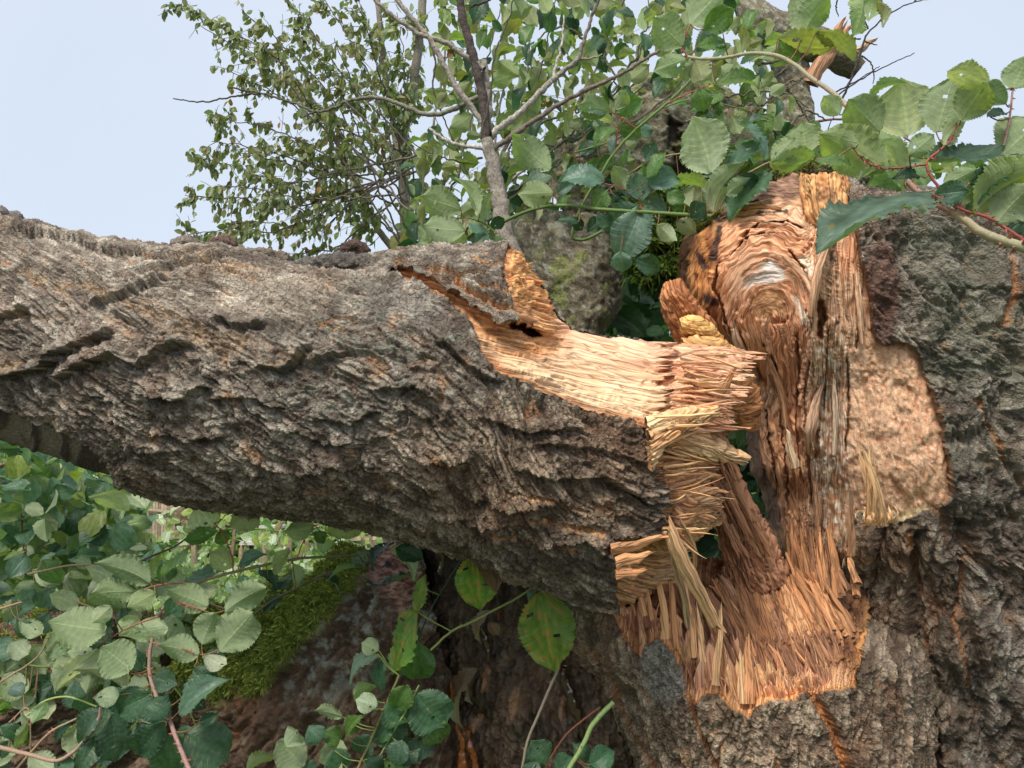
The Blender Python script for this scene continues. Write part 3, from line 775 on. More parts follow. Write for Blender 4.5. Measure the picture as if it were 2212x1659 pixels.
# ------------------------------------------------ lower front of the stump with the splintered bowl
rows = [(1250, 1215, 1900, 1215, 1.62, .22), (1205, 1255, 1920, 1250, 1.62, .25), (1232, 1305, 1930, 1300, 1.62, .265), (1245, 1350, 1940, 1350, 1.62, .27), (1250, 1404, 1950, 1400, 1.62, .28),
        (1300, 1473, 1960, 1470, 1.62, .28), (1332, 1528, 1960, 1528, 1.62, .285), (1376, 1637, 1960, 1637, 1.61, .29), (1425, 1790, 1990, 1790, 1.60, .30)]
BOWL = [(1327, 1150), (1331, 1297), (1327, 1318), (1350, 1370), (1379, 1414), (1396, 1393), (1426, 1375), (1452, 1400), (1474, 1449), (1487, 1505), (1504, 1516), (1530, 1492), (1556, 1497), (1582, 1523),
        (1617, 1545), (1643, 1514), (1669, 1505), (1713, 1509), (1734, 1486), (1752, 1505), (1777, 1490), (1840, 1480), (1900, 1150)]
g = loft(rows, px=2.4, expo=0.85)
p = g['p']; n = gnormals(p); u, v, d = project(p); s, c = g['s'], g['c']
ju = 7 * fbm(u / 16, v / 20, 0, 4, 181, 0.65); jv = 9 * fbm(u / 13, v / 20, 4, 4, 182, 0.7)
sdb = sdf(BOWL, u + ju * .7, v + jv)
isw = (sdb < 0) & g['front']
hb, cb, fl = bark(s, c, p, 190, 9.0, 22.0, slant=0.28, amp=1.0)
fur = ridged(s * 3, c * 12 + 0.28 * s * 12, 0, 3, 191)
hb = hb - 0.010 * ss(0.5, 0.95, fur)
for pts, wd, dp in [([(1474, 1440), (1500, 1540), (1530, 1610), (1560, 1680)], 8, .02), ([(1752, 1495), (1790, 1560), (1830, 1680)], 13, .022), ([(1283, 1400), (1330, 1480), (1420, 1660)], 6, .02)]:
    dd, _ = line_d(pts, u + ju * .8, v + jv)
    k = ss(wd, wd * .4, dd); hb = hb - dp * k
    cb = mixc(cb, mixc((0.30, 0.13, 0.06), (0.62, 0.30, 0.12), ss(-.3, .3, fbm(u / 5, v / 30, 0, 2, 192))), k * 0.9)
tongue = ss(1.3, 0.8, np.hypot((u - 1440) / 50, (v - 1440) / 70))
cb = cb * (1.12, 1.0, .88)
cb = mixc(cb, mixc((0.22, 0.21, 0.19), (0.42, 0.40, 0.36), ss(-.3, .3, fbm(u / 8, v / 8, 0, 3, 193))), tongue * 0.7)
hw, cw = wood((v / 1300.0), ((u + 0.12 * v) / 1300.0), p, 195, (0.94, 0.59, 0.34), (0.78, 0.39, 0.18), (0.38, 0.16, 0.07), amp=1.3, k=1.4)
ev = np.interp(u, [1327, 1380, 1430, 1487, 1617, 1713, 1790], [1320, 1414, 1395, 1505, 1535, 1508, 1480])
dep = np.clip((ev - v) / 260.0, 0, 1.2)
rec = 0.028 + 0.26 * dep
hc, cc = crumbly(p, 196, (0.40, 0.19, 0.09), (0.16, 0.07, 0.035), 2.4)
kk = ss(0.06, 0.25, dep)
hw = hw * (1 - kk) + hc * kk; cw = mixc(cw, cc, kk)
cw = mixc(cw, (0.88, 0.46, 0.18), ss(16, 2, -sdb) * 0.7)
pushr = 0.30 * ss(1450, 1260, v) * ss(1800, 1860, u)
h = np.where(isw, hw, hb + 0.006)
pp = p + n * h[..., None] + ray(p) * (rec * isw + pushr * ~isw)[..., None]
col = np.where(isw[..., None], cw, cb)
emit(g, pp, col, fibv(v / 1300.0, (u + 0.12 * v) / 1300.0), [M_WOOD, M_BARK], [isw, np.ones_like(isw)], stump, ['splintered_bowl', 'bark'])

_bs = slice(None, None, 3)
BU, BV_, BD = project(pp[:, :][_bs, _bs][g['front'][_bs, _bs]])
def surf(u0, v0):
    i = np.argmin((BU - u0) ** 2 + (BV_ - v0) ** 2 + np.where(BD > 1.9, 1e6, 0)); return float(BD[i])
# brace of old wood seen through the gap, broken chunks beside the spar
wood_body('wood_brace', [(1470, 896, 1538, 900, 1.60, .03), (1492, 960, 1566, 960, 1.60, .03), (1512, 1030, 1590, 1022, 1.61, .03), (1540, 1100, 1618, 1088, 1.61, .03), (1560, 1170, 1652, 1140, 1.62, .035), (1580, 1235, 1680, 1195, 1.62, .035), (1600, 1290, 1710, 1260, 1.63, .04)],
          stump, 72, 220, (0.62, 0.32, 0.18), (0.42, 0.19, 0.10), (0.20, 0.085, 0.05), px=2.2, amp=1.3, big=0.006)
wood_body('broken_chunk', [(1440, 612, 1462, 606, 1.58, .02), (1434, 640, 1480, 628, 1.58, .035), (1438, 670, 1500, 655, 1.59, .04), (1452, 704, 1530, 690, 1.60, .04), (1468, 740, 1550, 720, 1.61, .03)],
          stump, 60, 221, (0.72, 0.32, 0.13), (0.48, 0.19, 0.08), (0.16, 0.07, 0.04), px=2.2, amp=1.0, big=0.010)
wood_body('yellow_chunk', [(1468, 690, 1472, 716, 1.53, .012), (1495, 686, 1500, 722, 1.54, .018), (1530, 700, 1530, 735, 1.56, .02), (1560, 730, 1550, 760, 1.58, .015)],
          stump, 20, 222, (0.94, 0.60, 0.22), (0.80, 0.38, 0.10), (0.45, 0.2, 0.07), px=2.0, amp=0.8, big=0.005)
wood_body('yellow_chunk', [(1474, 738, 1478, 762, 1.52, .012), (1505, 728, 1510, 768, 1.53, .018), (1550, 735, 1555, 778, 1.55, .02), (1600, 765, 1590, 800, 1.58, .015)],
          stump, 24, 223, (0.90, 0.58, 0.25), (0.78, 0.38, 0.12), (0.45, 0.2, 0.07), px=2.0, amp=0.8, big=0.005)
wood_body('broken_chunk', [(1540, 800, 1560, 870, 1.50, .02), (1580, 800, 1580, 890, 1.52, .035), (1612, 815, 1605, 915, 1.55, .045), (1640, 840, 1632, 922, 1.60, .04)],
          stump, 30, 224, (0.84, 0.40, 0.17), (0.56, 0.23, 0.09), (0.20, 0.09, 0.05), px=2.2, amp=1.0, big=0.012)

# ------------------------------------------------ shards
def slat(p0, p1, w, t, face, bend=(0, 0, 0), seg=7, rag=0.35, seed=0, taper=0.25, fork=0.0):
    """a split slat from p0 to p1 with ragged pointed tip -> V, F"""
    R = np.random.default_rng(seed)
    p0 = np.asarray(p0, float); p1 = np.asarray(p1, float)
    ax = p1 - p0; L = np.linalg.norm(ax); ax /= L
    sx = np.cross(ax, face); sx /= np.linalg.norm(sx); fz = np.cross(sx, ax)
    V = []
    wa = R.uniform(-1, 1, seg + 1) * rag
    for i in range(seg + 1):
        q = i / seg
        c = p0 + ax * L * q + np.asarray(bend) * (4 * q * (1 - q)) + sx * w * 0.12 * math.sin(q * 9 + seed)
        ww = w * (1 - (1 - taper) * q ** 2.2) * (1 + 0.18 * wa[i]); tt = t * (1 - 0.6 * q)
        if i == seg: ww *= 0.25
        rim = 0.25 * w * R.uniform(-1, 1, 3) * (q > 0.6)
        V += [c - sx * ww / 2 + ax * rim[0], c - sx * ww * .17 + fz * tt + ax * rim[1], c + sx * ww * .2 + fz * tt * R.uniform(.5, 1), c + sx * ww / 2 + ax * rim[2], c - fz * tt * .7]
    V = np.array(V); F = []
    for i in range(seg):
        for j in range(5):
            F.append([i * 5 + j, i * 5 + (j + 1) % 5, (i + 1) * 5 + (j + 1) % 5, (i + 1) * 5 + j])
    n0 = seg * 5
    F.append([n0, n0 + 1, n0 + 2, n0 + 3]); F.append([n0, n0 + 3, n0 + 4, n0 + 4])
    return V, np.array(F[:-1])

def put_slat(name, p0, p1, w, t, col, parent, seed=0, dark=None, **k):
    fc = np.array([0, -CT, -ST]) + RNG.normal(size=3) * 0.25
    V, F = slat(p0, p1, w, t, fc, seed=seed, **k)
    ax = np.asarray(p1, float) - np.asarray(p0, float); ax /= np.linalg.norm(ax)
    sx = np.cross(ax, fc); sx /= np.linalg.norm(sx)
    fib = np.stack([V @ ax, V @ sx, V @ fc * .3], -1)
    q = np.repeat(np.linspace(0, 1, len(V) // 5), 5)
    c = np.clip(mixc(np.asarray(col) * 0.9, np.asarray(col) * 1.08, q), 0, .95)
    return mesh_np(name, V, F, M_WOOD, parent, c, fib, smooth=False)

def pick(a, b):
    return np.asarray(a) + (np.asarray(b) - np.asarray(a)) * RNG.random()
cnt = 0
PALE = ((0.96, 0.52, 0.24), (0.97, 0.60, 0.31)); ORG = ((0.88, 0.46, 0.22), (0.68, 0.31, 0.14)); BRN = ((0.66, 0.34, 0.19), (0.46, 0.22, 0.12)); PNK = ((0.96, 0.55, 0.33), (0.88, 0.43, 0.24))
edge_u = [1327, 1350, 1379, 1396, 1426, 1452, 1474, 1487, 1504, 1530, 1556, 1582, 1617, 1643, 1669, 1713, 1734, 1752, 1777, 1800]; edge_v = [1318, 1370, 1414, 1393, 1375, 1396, 1440, 1500, 1514, 1492, 1497, 1521, 1540, 1514, 1505, 1509, 1486, 1503, 1490, 1480]
top_u = [1335, 1380, 1420, 1460, 1500, 1560, 1600, 1620, 1650, 1700, 1740, 1795]; top_v = [1262, 1268, 1320, 1345, 1385, 1400, 1450, 1400, 1455, 1480, 1470, 1450]
def tops(u0, xs, ys, lo, hi, f=9.0):
    return float(np.interp(u0, xs, ys) + lo + (hi - lo) * (0.5 + 0.7 * fbm(np.array([u0 / f]), np.array([lo]), 0, 3, 77)[0]))
for i in range(70):          # leaning block at the back
    u0 = 1545 + (i + RNG.random()) / 70 * 262
    v0 = 1368 + RNG.normal() * 22
    v1 = tops(u0, [1545, 1600, 1640, 1700, 1760, 1820], [1270, 1225, 1205, 1215, 1245, 1225], -30, 34, 12) + RNG.normal() * 8
    put_slat('splinter', PV(u0 + 42, v0, surf(min(u0 + 42, 1790), v0) + .012), PV(u0 - 22 + RNG.normal() * 5, v1, surf(max(u0 - 22, 1500), v1) - .045), RNG.choice([RNG.uniform(8, 16), RNG.uniform(20, 40)]) / FD * 1.5, .009, np.asarray(pick(*(ORG if RNG.random() < .8 else BRN))) * RNG.uniform(.62, 1.08), stump, i + 300, rag=.5, taper=.5)
for i in range(75):          # middle row, darker
    u0 = 1395 + (i + RNG.random()) / 75 * 400
    v0 = np.interp(u0, edge_u, edge_v) - 30 - RNG.random() * 30
    if 1388 < u0 < 1462: continue
    v1 = tops(u0, [1400, 1440, 1500, 1540, 1600, 1700, 1800], [1215, 1205, 1285, 1335, 1375, 1385, 1350], -34, 30, 14) + RNG.normal() * 10
    put_slat('splinter', PV(u0 + 22, v0, surf(min(u0 + 22, 1790), v0) + .008), PV(u0 - 12 + RNG.normal() * 6, v1, surf(u0 - 12, v1) - .035), RNG.uniform(8, 22) / FD * 1.45, .005, np.asarray(pick(*(ORG if RNG.random() < .2 else BRN))) * RNG.uniform(.5, 1.0), stump, i + 200, rag=.4)
for i in range(110):         # front row, rooted behind the bark edge
    u0 = 1334 + (i + RNG.random()) / 110 * 456
    v0 = np.interp(u0, edge_u, edge_v) + 16
    v1 = tops(u0, top_u, top_v, -30, 26, 11) + RNG.normal() * 12
    if RNG.random() < .12: v1 -= RNG.uniform(15, 60)
    v1 = min(v1, v0 - 34)
    w_ = RNG.choice([RNG.uniform(5, 12), RNG.uniform(14, 28), RNG.uniform(30, 50)])
    put_slat('splinter', PV(u0 + 4, v0, surf(u0 + 4, v0 - 24) + .012), PV(u0 - 9 + RNG.normal() * 4, v1, surf(u0 - 9, v1) - RNG.uniform(.015, .04)), w_ / FD * 1.4, .004, np.minimum(.97, np.asarray(pick(*(PNK if RNG.random() < .65 else PALE))) * RNG.uniform(.75, 1.08)), stump, i, rag=.45, taper=RNG.uniform(.2, .75))
for (a, b, c_, d_, w) in [(1395, 1330, 1362, 1225, 12), (1410, 1340, 1385, 1215, 10), (1440, 1380, 1418, 1195, 18), (1462, 1400, 1440, 1190, 16), (1500, 1420, 1478, 1230, 18), (1520, 1430, 1505, 1300, 16),
                          (1372, 1330, 1340, 1235, 8), (1545, 1480, 1560, 1300, 16), (1620, 1520, 1615, 1375, 24), (1605, 1520, 1600, 1400, 18)]:
    put_slat('long_splinter', PV(a, b, 1.39), PV(c_, d_, 1.42), w / FD * 1.4, .005, pick(*(PALE if RNG.random() < .5 else ORG)), stump, int(a + b))
# pale strands at the top of the front bark
for i in range(22):
    u0 = 1862 + RNG.random() * 60; v0 = 1128 + RNG.random() * 8
    tall = i < 9
    u1 = 1850 + RNG.random() * 36 if tall else u0 + RNG.normal() * 4
    v1 = 950 + RNG.random() * 60 if tall else v0 - 24 - RNG.random() * 24
    put_slat('pale_strand', PV(u0 - 5, v0, 1.452), PV(u1, v1, 1.425 if tall else 1.45), RNG.uniform(5, 11) / FD * 1.45, .0018, pick(*PALE), stump, i + 500, bend=(RNG.normal() * .008, -.012, 0))
put_slat('brown_splint', PV(1838, 1200, 1.45), PV(1838, 1062, 1.43), 18 / FD * 1.45, .006, (.50, .26, .14), stump, 31)
put_slat('pale_splint', PV(1716, 1010, 1.50), PV(1698, 925, 1.49), 20 / FD * 1.5, .006, (.78, .54, .34), stump, 32)
for i in range(46):
    q = RNG.random(); a0 = np.interp(q, [0, .3, .6, 1], [1098, 1120, 1140, 1150]); b0 = 545 + q * 165 + RNG.normal() * 4
    put_slat('fibre', PV(a0, b0, 1.26 + .10 * (1 - q)), PV(np.interp(q, [0, .3, .6, 1], [1128, 1168, 1192, 1200]) + RNG.normal() * 7, b0 + 14 + RNG.normal() * 5, 1.30 + .10 * (1 - q)), RNG.uniform(5, 13) / FD * 1.3, .004, pick(*(ORG if RNG.random() < .45 else PALE)), fallen, i + 900)
# splinters of the trunk's torn end
for i in range(70):
    q = RNG.random()
    v0 = 925 + q * 245; u0 = np.interp(v0, [920, 960, 1000, 1050, 1070, 1104, 1150, 1180], [1395, 1400, 1403, 1425, 1438, 1412, 1438, 1405]) - 6
    L = RNG.uniform(24, 60)
    put_slat('fibre', PV(u0, v0, 1.235 + .0002 * (v0 - 920) + RNG.uniform(0, .03)), PV(u0 + L, v0 + RNG.normal() * 5 - 2, 1.245 + RNG.uniform(0, .03)), RNG.uniform(5, 10) / FD * 1.2, .0025,
             pick(*(PALE if RNG.random() < .75 else ORG)), fallen, i + 600)
for i in range(60):
    v0 = 775 + RNG.random() * 120; u0 = 1470 + RNG.random() * 30
    put_slat('fibre', PV(u0, v0, 1.30 + (v0 - 775) * -.0004), PV(1548 + RNG.normal() * 16 - max(0, v0 - 860) * .3, v0 + 6 + RNG.normal() * 5, 1.30), RNG.uniform(5, 11) / FD * 1.3, .003,
             pick(*(ORG if v0 > 830 else PNK)), fallen, i + 700)
for i in range(50):
    v0 = 940 + RNG.random() * 170; u0 = 1440 + RNG.random() * 40
    put_slat('fibre', PV(u0, v0, 1.29), PV(u0 + 60 + RNG.random() * 40, v0 + 20 + RNG.normal() * 8, 1.30), RNG.uniform(7, 15) / FD * 1.3, .004, pick(*(ORG if RNG.random() < .5 else BRN)), fallen, i + 800)
for (a, b, c_, d_, w, dd) in [(1432, 1010, 1523, 997, 7, 1.22), (1435, 1028, 1490, 1022, 6, 1.22), (1430, 1142, 1512, 1142, 8, 1.22), (1548, 865, 1600, 775, 22, 1.30), (1400, 905, 1556, 893, 12, 1.20),
                              (1420, 925, 1530, 916, 10, 1.20), (1330, 1215, 1412, 1195, 26, 1.19), (1320, 1190, 1444, 1158, 30, 1.19), (1330, 1240, 1400, 1232, 22, 1.19), (1370, 1250, 1352, 1205, 10, 1.2)]:
    put_slat('long_splinter', PV(a, b, dd), PV(c_, d_, dd + .01), w / FD * dd, .004, pick(*(PALE if w < 20 else ORG)), fallen, int(a * 3 + b))
for i in range(26):
    v0 = 765 + RNG.random() * 150; u0 = 1440 + RNG.random() * 70; L = RNG.uniform(50, 125); an = math.radians(RNG.normal() * 7 + 3)
    put_slat('fibre', PV(u0, v0, 1.26), PV(u0 + L * math.cos(an), v0 + L * math.sin(an), 1.25), RNG.uniform(3, 9) / FD * 1.25, .0022, pick(*(PALE if RNG.random() < .5 else PNK)), fallen, i + 1000, bend=(0, -.006, RNG.normal() * .004), taper=.1)
for i in range(22):
    v0 = 925 + RNG.random() * 230; u0 = 1425 + RNG.random() * 40; L = RNG.uniform(60, 120); an = math.radians(RNG.normal() * 14 + 6)
    put_slat('fibre', PV(u0, v0, 1.24), PV(u0 + L * math.cos(an), v0 + L * math.sin(an), 1.25), RNG.uniform(3, 8) / FD * 1.25, .002, pick(*(PALE if RNG.random() < .5 else ORG)), fallen, i + 1100, bend=(0, -.006, RNG.normal() * .006), taper=.1)
put_slat('long_splinter', PV(1470, 776, 1.27), PV(1612, 790, 1.27), 26 / FD * 1.27, .006, PNK[0], fallen, 77, taper=.3, seg=10)
for i in range(60):
    u0 = 1340 + RNG.random() * 440; v0 = np.interp(u0, edge_u, edge_v) + 6; L = RNG.uniform(40, 150); an = math.radians(-95 + RNG.normal() * 9)
    put_slat('hair_fibre', PV(u0, v0, surf(u0, v0 - 30) - .004), PV(u0 + L * math.cos(an), v0 + L * math.sin(an), surf(u0, v0 - L) - .03), RNG.uniform(2, 5) / FD * 1.35, .0015, pick(*(PALE if RNG.random() < .5 else PNK)), stump, i + 1200, bend=(RNG.normal() * .008, -.012, 0), taper=.1)
for i in range(34):          # torn base of the standing face
    u0 = 1690 + RNG.random() * 150; v0 = 1275 + RNG.normal() * 12; v1 = 1185 + RNG.normal() * 26 - .1 * (u0 - 1690)
    put_slat('splinter', PV(u0 + 16, v0, surf2(max(u0, 1712), 1185) - .06), PV(u0 - 4 + RNG.normal() * 6, v1, surf2(max(u0, 1712), 1180) - .015), RNG.uniform(8, 22) / FD * 1.5, .006, np.asarray(pick(*(ORG if RNG.random() < .5 else BRN))) * RNG.uniform(.6, 1.05), stump, i + 1300, rag=.5)
for i in range(30):          # loose strips down the brace
    q = RNG.random(); q2 = min(1, q + RNG.uniform(.25, .5)); o_ = RNG.uniform(-34, 34)
    fu = lambda t: np.interp(t, [0, .25, .5, .75, 1], [1512, 1532, 1560, 1598, 1640]); fv = lambda t: 905 + t * 300
    put_slat('brace_strip', PV(fu(q) + o_, fv(q), 1.568), PV(fu(q2) + o_ + RNG.normal() * 7, fv(q2), 1.572 + RNG.uniform(-.008, .01)), RNG.uniform(6, 17) / FD * 1.57, .004, np.asarray(pick((.70, .36, .19), (.40, .18, .10))) * RNG.uniform(.7, 1.1), stump, i + 1400, rag=.5, taper=.5)
# the long peeled strap hanging between trunk and stump
def strap(name, pts, ws, dd, col, parent, seed=0, th=.0022):
    q = crom([(a, b, w, d_, 0) for (a, b), w, d_ in zip(pts, ws, dd)], 40)
    c = PV(q[:, 0], q[:, 1], q[:, 3]); t = np.gradient(c, axis=0); t /= np.linalg.norm(t, axis=1)[:, None]
    vw = np.array([0.25, -CT, -ST]); sx = np.cross(t, vw); sx /= np.linalg.norm(sx, axis=1)[:, None]; nz = np.cross(sx, t)
    k = 9; xs = np.linspace(-.5, .5, k); V = []
    R = np.random.default_rng(seed)
    for i in range(40):
        w = q[i, 2] / FD * q[i, 3]
        for sgn in (1, -1):
            for j in range(k):
                x = xs[j] if sgn == 1 else xs[k - 1 - j]
                rag = 0
                if i > 36 or i < 2: rag = (.012 * math.sin(j * 37.3 + seed) if sgn == 1 else .012 * math.sin((k - 1 - j) * 37.3 + seed)) * (1 if i > 36 else -1)
                V.append(c[i] + sx[i] * w * (x + 0.03 * math.sin(i * .9 + seed)) + nz[i] * (.003 * math.cos(x * 5) + .0012 * math.sin(x * 31 + i * .2) + (th / 2) * sgn) + t[i] * rag)
    V = np.array(V); F = grid_faces(40, 2 * k).reshape(-1, 4)
    fib = np.stack([np.repeat(np.arange(40) * .005, 2 * k), np.tile(np.concatenate([xs, xs[::-1]]) * .03, 40), np.zeros(40 * 2 * k)], -1)
    cc = mixc(np.asarray(col) * .92, np.asarray(col) * 1.05, R.random(40 * 2 * k))
    return mesh_np(name, V, F, M_WOOD, parent, np.clip(cc, 0, .95), fib)
strap('peeled_strap', [(1440, 1130), (1466, 1190), (1498, 1255), (1526, 1308), (1545, 1345), (1562, 1366)], [30, 34, 32, 28, 26, 12], [1.20, 1.21, 1.24, 1.28, 1.30, 1.31], (0.98, 0.56, 0.28), fallen, 1)
strap('peeled_strap', [(1470, 1128), (1490, 1160), (1502, 1200), (1500, 1240)], [12, 14, 12, 5], [1.22, 1.24, 1.26, 1.28], (0.98, 0.56, 0.28), fallen, 2)
strap('peeled_strap', [(1448, 1150), (1462, 1230), (1480, 1290), (1486, 1350)], [12, 16, 16, 12], [1.24, 1.28, 1.32, 1.36], (0.86, 0.60, 0.36), fallen, 3)

for i, (pts, ws, col_) in enumerate([([(1583, 702), (1598, 745), (1622, 790), (1640, 830)], [10, 20, 20, 6], (.90, .62, .40)), ([(1792, 520), (1768, 590), (1758, 650), (1752, 700)], [8, 18, 16, 8], (.80, .48, .28)), ([(1772, 838), (1762, 880), (1752, 930), (1748, 975)], [8, 22, 28, 12], (.74, .46, .30)),
                          ([(1850, 600), (1858, 660), (1862, 730)], [6, 14, 6], (.84, .52, .32)), ([(1700, 560), (1740, 600), (1756, 640)], [5, 10, 4], (.88, .58, .36)), ([(1610, 860), (1622, 900), (1640, 925)], [4, 12, 4], (.60, .30, .15)), ([(1655, 760), (1690, 850), (1700, 940)], [4, 12, 5], (.70, .38, .20)),
                          ([(1800, 820), (1806, 900), (1800, 1000)], [4, 12, 5], (.92, .70, .50)), ([(1760, 1040), (1770, 1110), (1764, 1180)], [5, 14, 6], (.66, .38, .22)), ([(1560, 470), (1600, 450), (1640, 446), (1680, 452)], [4, 9, 9, 4], (.74, .40, .20))]):
    strap('loose_strip', pts, ws, [surf2(a_, b_) - .008 - .008 * (0 < j < len(pts) - 1) for j, (a_, b_) in enumerate(pts)], col_, stump, 20 + i, th=.006)
# ---------------------------------------------------------------- leaves: material, prototypes
def leaf_mat(name, src, nv=9.0, spots=False):
    m, nt, b = nodes_of(name)
    N, L = nt.nodes, nt.links
    def math_(op, a, b_=None, clamp=False):
        n = N.new('ShaderNodeMath'); n.operation = op; n.use_clamp = clamp
        for i, x in enumerate((a, b_)):
            if x is None: continue
            if isinstance(x, (int, float)): n.inputs[i].default_value = x
            else: L.new(x, n.inputs[i])
        return n.outputs[0]
    if src == 'obj':
        oi = N.new('ShaderNodeObjectInfo'); base = oi.outputs['Color']
    else:
        at = N.new('ShaderNodeAttribute'); at.attribute_name = 'Col'; base = at.outputs['Color']
    lf = N.new('ShaderNodeAttribute'); lf.attribute_name = 'Fib'
    sp = N.new('ShaderNodeSeparateXYZ'); L.new(lf.outputs['Vector'], sp.inputs[0])
    ax = math_('ABSOLUTE', sp.outputs[0])
    ph = math_('FRACT', math_('MULTIPLY', math_('SUBTRACT', sp.outputs[1], math_('MULTIPLY', ax, 0.22)), nv))
    dv = math_('ABSOLUTE', math_('SUBTRACT', ph, 0.5))            # 0.5 at a vein
    side = math_('MULTIPLY', math_('SUBTRACT', dv, 0.40), 9.0, True)
    mid = math_('SUBTRACT', 1.0, math_('MULTIPLY', ax, 14.0), True)
    vein = math_('MAXIMUM', math_('MULTIPLY', side, 0.6), mid)
    tc = N.new('ShaderNodeTexCoord')
    nz = N.new('ShaderNodeTexNoise'); nz.inputs['Scale'].default_value = 60; nz.inputs['Detail'].default_value = 4
    L.new(tc.outputs['Object'] if src != 'obj' else lf.outputs['Vector'], nz.inputs['Vector'])
    if src == 'obj': nz.inputs['Scale'].default_value = 5
    mr = N.new('ShaderNodeMapRange'); mr.inputs['From Min'].default_value = .3; mr.inputs['From Max'].default_value = .7
    mr.inputs['To Min'].default_value = .72; mr.inputs['To Max'].default_value = 1.28
    L.new(nz.outputs['Fac'], mr.inputs['Value'])
    sc = N.new('ShaderNodeVectorMath'); sc.operation = 'SCALE'; L.new(base, sc.inputs[0]); L.new(mr.outputs[0], sc.inputs['Scale'])
    if True:                                   # yellow and brown blotches of a dying leaf
        n3 = N.new('ShaderNodeTexNoise'); n3.inputs['Scale'].default_value = 4.5; n3.inputs['Detail'].default_value = 5
        L.new(lf.outputs['Vector'], n3.inputs['Vector'])
        cr = N.new('ShaderNodeValToRGB'); cr.color_ramp.elements[0].position = .52 if spots else .66; cr.color_ramp.elements[0].color = (0, 0, 0, 1); cr.color_ramp.elements[1].position = .62 if spots else .74
        L.new(n3.outputs['Fac'], cr.inputs[0])
        sm = N.new('ShaderNodeMix'); sm.data_type = 'RGBA'; L.new(cr.outputs[0], sm.inputs[0]); L.new(sc.outputs[0], sm.inputs[6]); sm.inputs[7].default_value = (.34, .22, .05, 1) if spots else (.26, .21, .06, 1)
        if not spots:
            av = N.new('ShaderNodeVectorMath'); av.operation = 'ADD'; L.new(lf.outputs['Vector'], av.inputs[0]); rv = N.new('ShaderNodeObjectInfo'); L.new(rv.outputs['Random'], av.inputs[1])
            sv = N.new('ShaderNodeVectorMath'); sv.operation = 'SCALE'; sv.inputs['Scale'].default_value = 9.0; L.new(rv.outputs['Random'], sv.inputs[0]); L.new(sv.outputs[0], av.inputs[1]); L.new(av.outputs[0], n3.inputs['Vector'])
        s2 = N.new('ShaderNodeVectorMath'); s2.operation = 'SCALE'; s2.inputs['Scale'].default_value = 1.0; L.new(sm.outputs[2], s2.inputs[0]); sc = s2
    geo = N.new('ShaderNodeNewGeometry')
    # upper face: the leaf's own colour; lower face: paler and greyer
    lo = N.new('ShaderNodeMix'); lo.data_type = 'RGBA'; lo.inputs[0].default_value = 0.62
    L.new(sc.outputs[0], lo.inputs[6]); lo.inputs[7].default_value = (0.36, 0.43, 0.27, 1)
    fa = N.new('ShaderNodeMix'); fa.data_type = 'RGBA'
    L.new(geo.outputs['Backfacing'], fa.inputs[0]); L.new(sc.outputs[0], fa.inputs[6]); L.new(lo.outputs[2], fa.inputs[7])
    ve = N.new('ShaderNodeMix'); ve.data_type = 'RGBA'
    L.new(math_('MULTIPLY', vein, 0.6), ve.inputs[0]); L.new(fa.outputs[2], ve.inputs[6])
    vc = N.new('ShaderNodeVectorMath'); vc.operation = 'SCALE'; vc.inputs['Scale'].default_value = 1.6
    L.new(fa.outputs[2], vc.inputs[0]); L.new(vc.outputs[0], ve.inputs[7])
    L.new(ve.outputs[2], b.inputs['Base Color'])
    ro = math_('ADD', math_('MULTIPLY', geo.outputs['Backfacing'], 0.38), 0.42)
    L.new(ro, b.inputs['Roughness'])
    b.inputs['Specular IOR Level'].default_value = 0.45
    bp = N.new('ShaderNodeBump'); bp.inputs['Strength'].default_value = 0.5; bp.inputs['Distance'].default_value = 0.002
    L.new(math_('ADD', math_('MULTIPLY', vein, -0.7), nz.outputs['Fac']), bp.inputs['Height']); L.new(bp.outputs[0], b.inputs['Normal'])
    tr = N.new('ShaderNodeBsdfTranslucent')
    tcx = N.new('ShaderNodeVectorMath'); tcx.operation = 'MULTIPLY'; tcx.inputs[1].default_value = (2.0, 2.2, 0.9)
    L.new(sc.outputs[0], tcx.inputs[0]); L.new(tcx.outputs[0], tr.inputs['Color'])
    ms = N.new('ShaderNodeMixShader'); ms.inputs[0].default_value = 0.30
    out = nt.nodes['Material Output']
    L.new(b.outputs[0], ms.inputs[1]); L.new(tr.outputs[0], ms.inputs[2]); L.new(ms.outputs[0], out.inputs[0])
    return m
M_LEAF = leaf_mat('leaf', 'obj')
M_LEAFC = leaf_mat('leaf_mass', 'attr')
M_STEM = attr_mat('stem', rough=0.6, scale=300, var=0.25, bump=0.4, bdist=0.001)
M_TWIG = attr_mat('twig', rough=0.9, scale=150, var=0.6, bump=1.0, bdist=0.003)

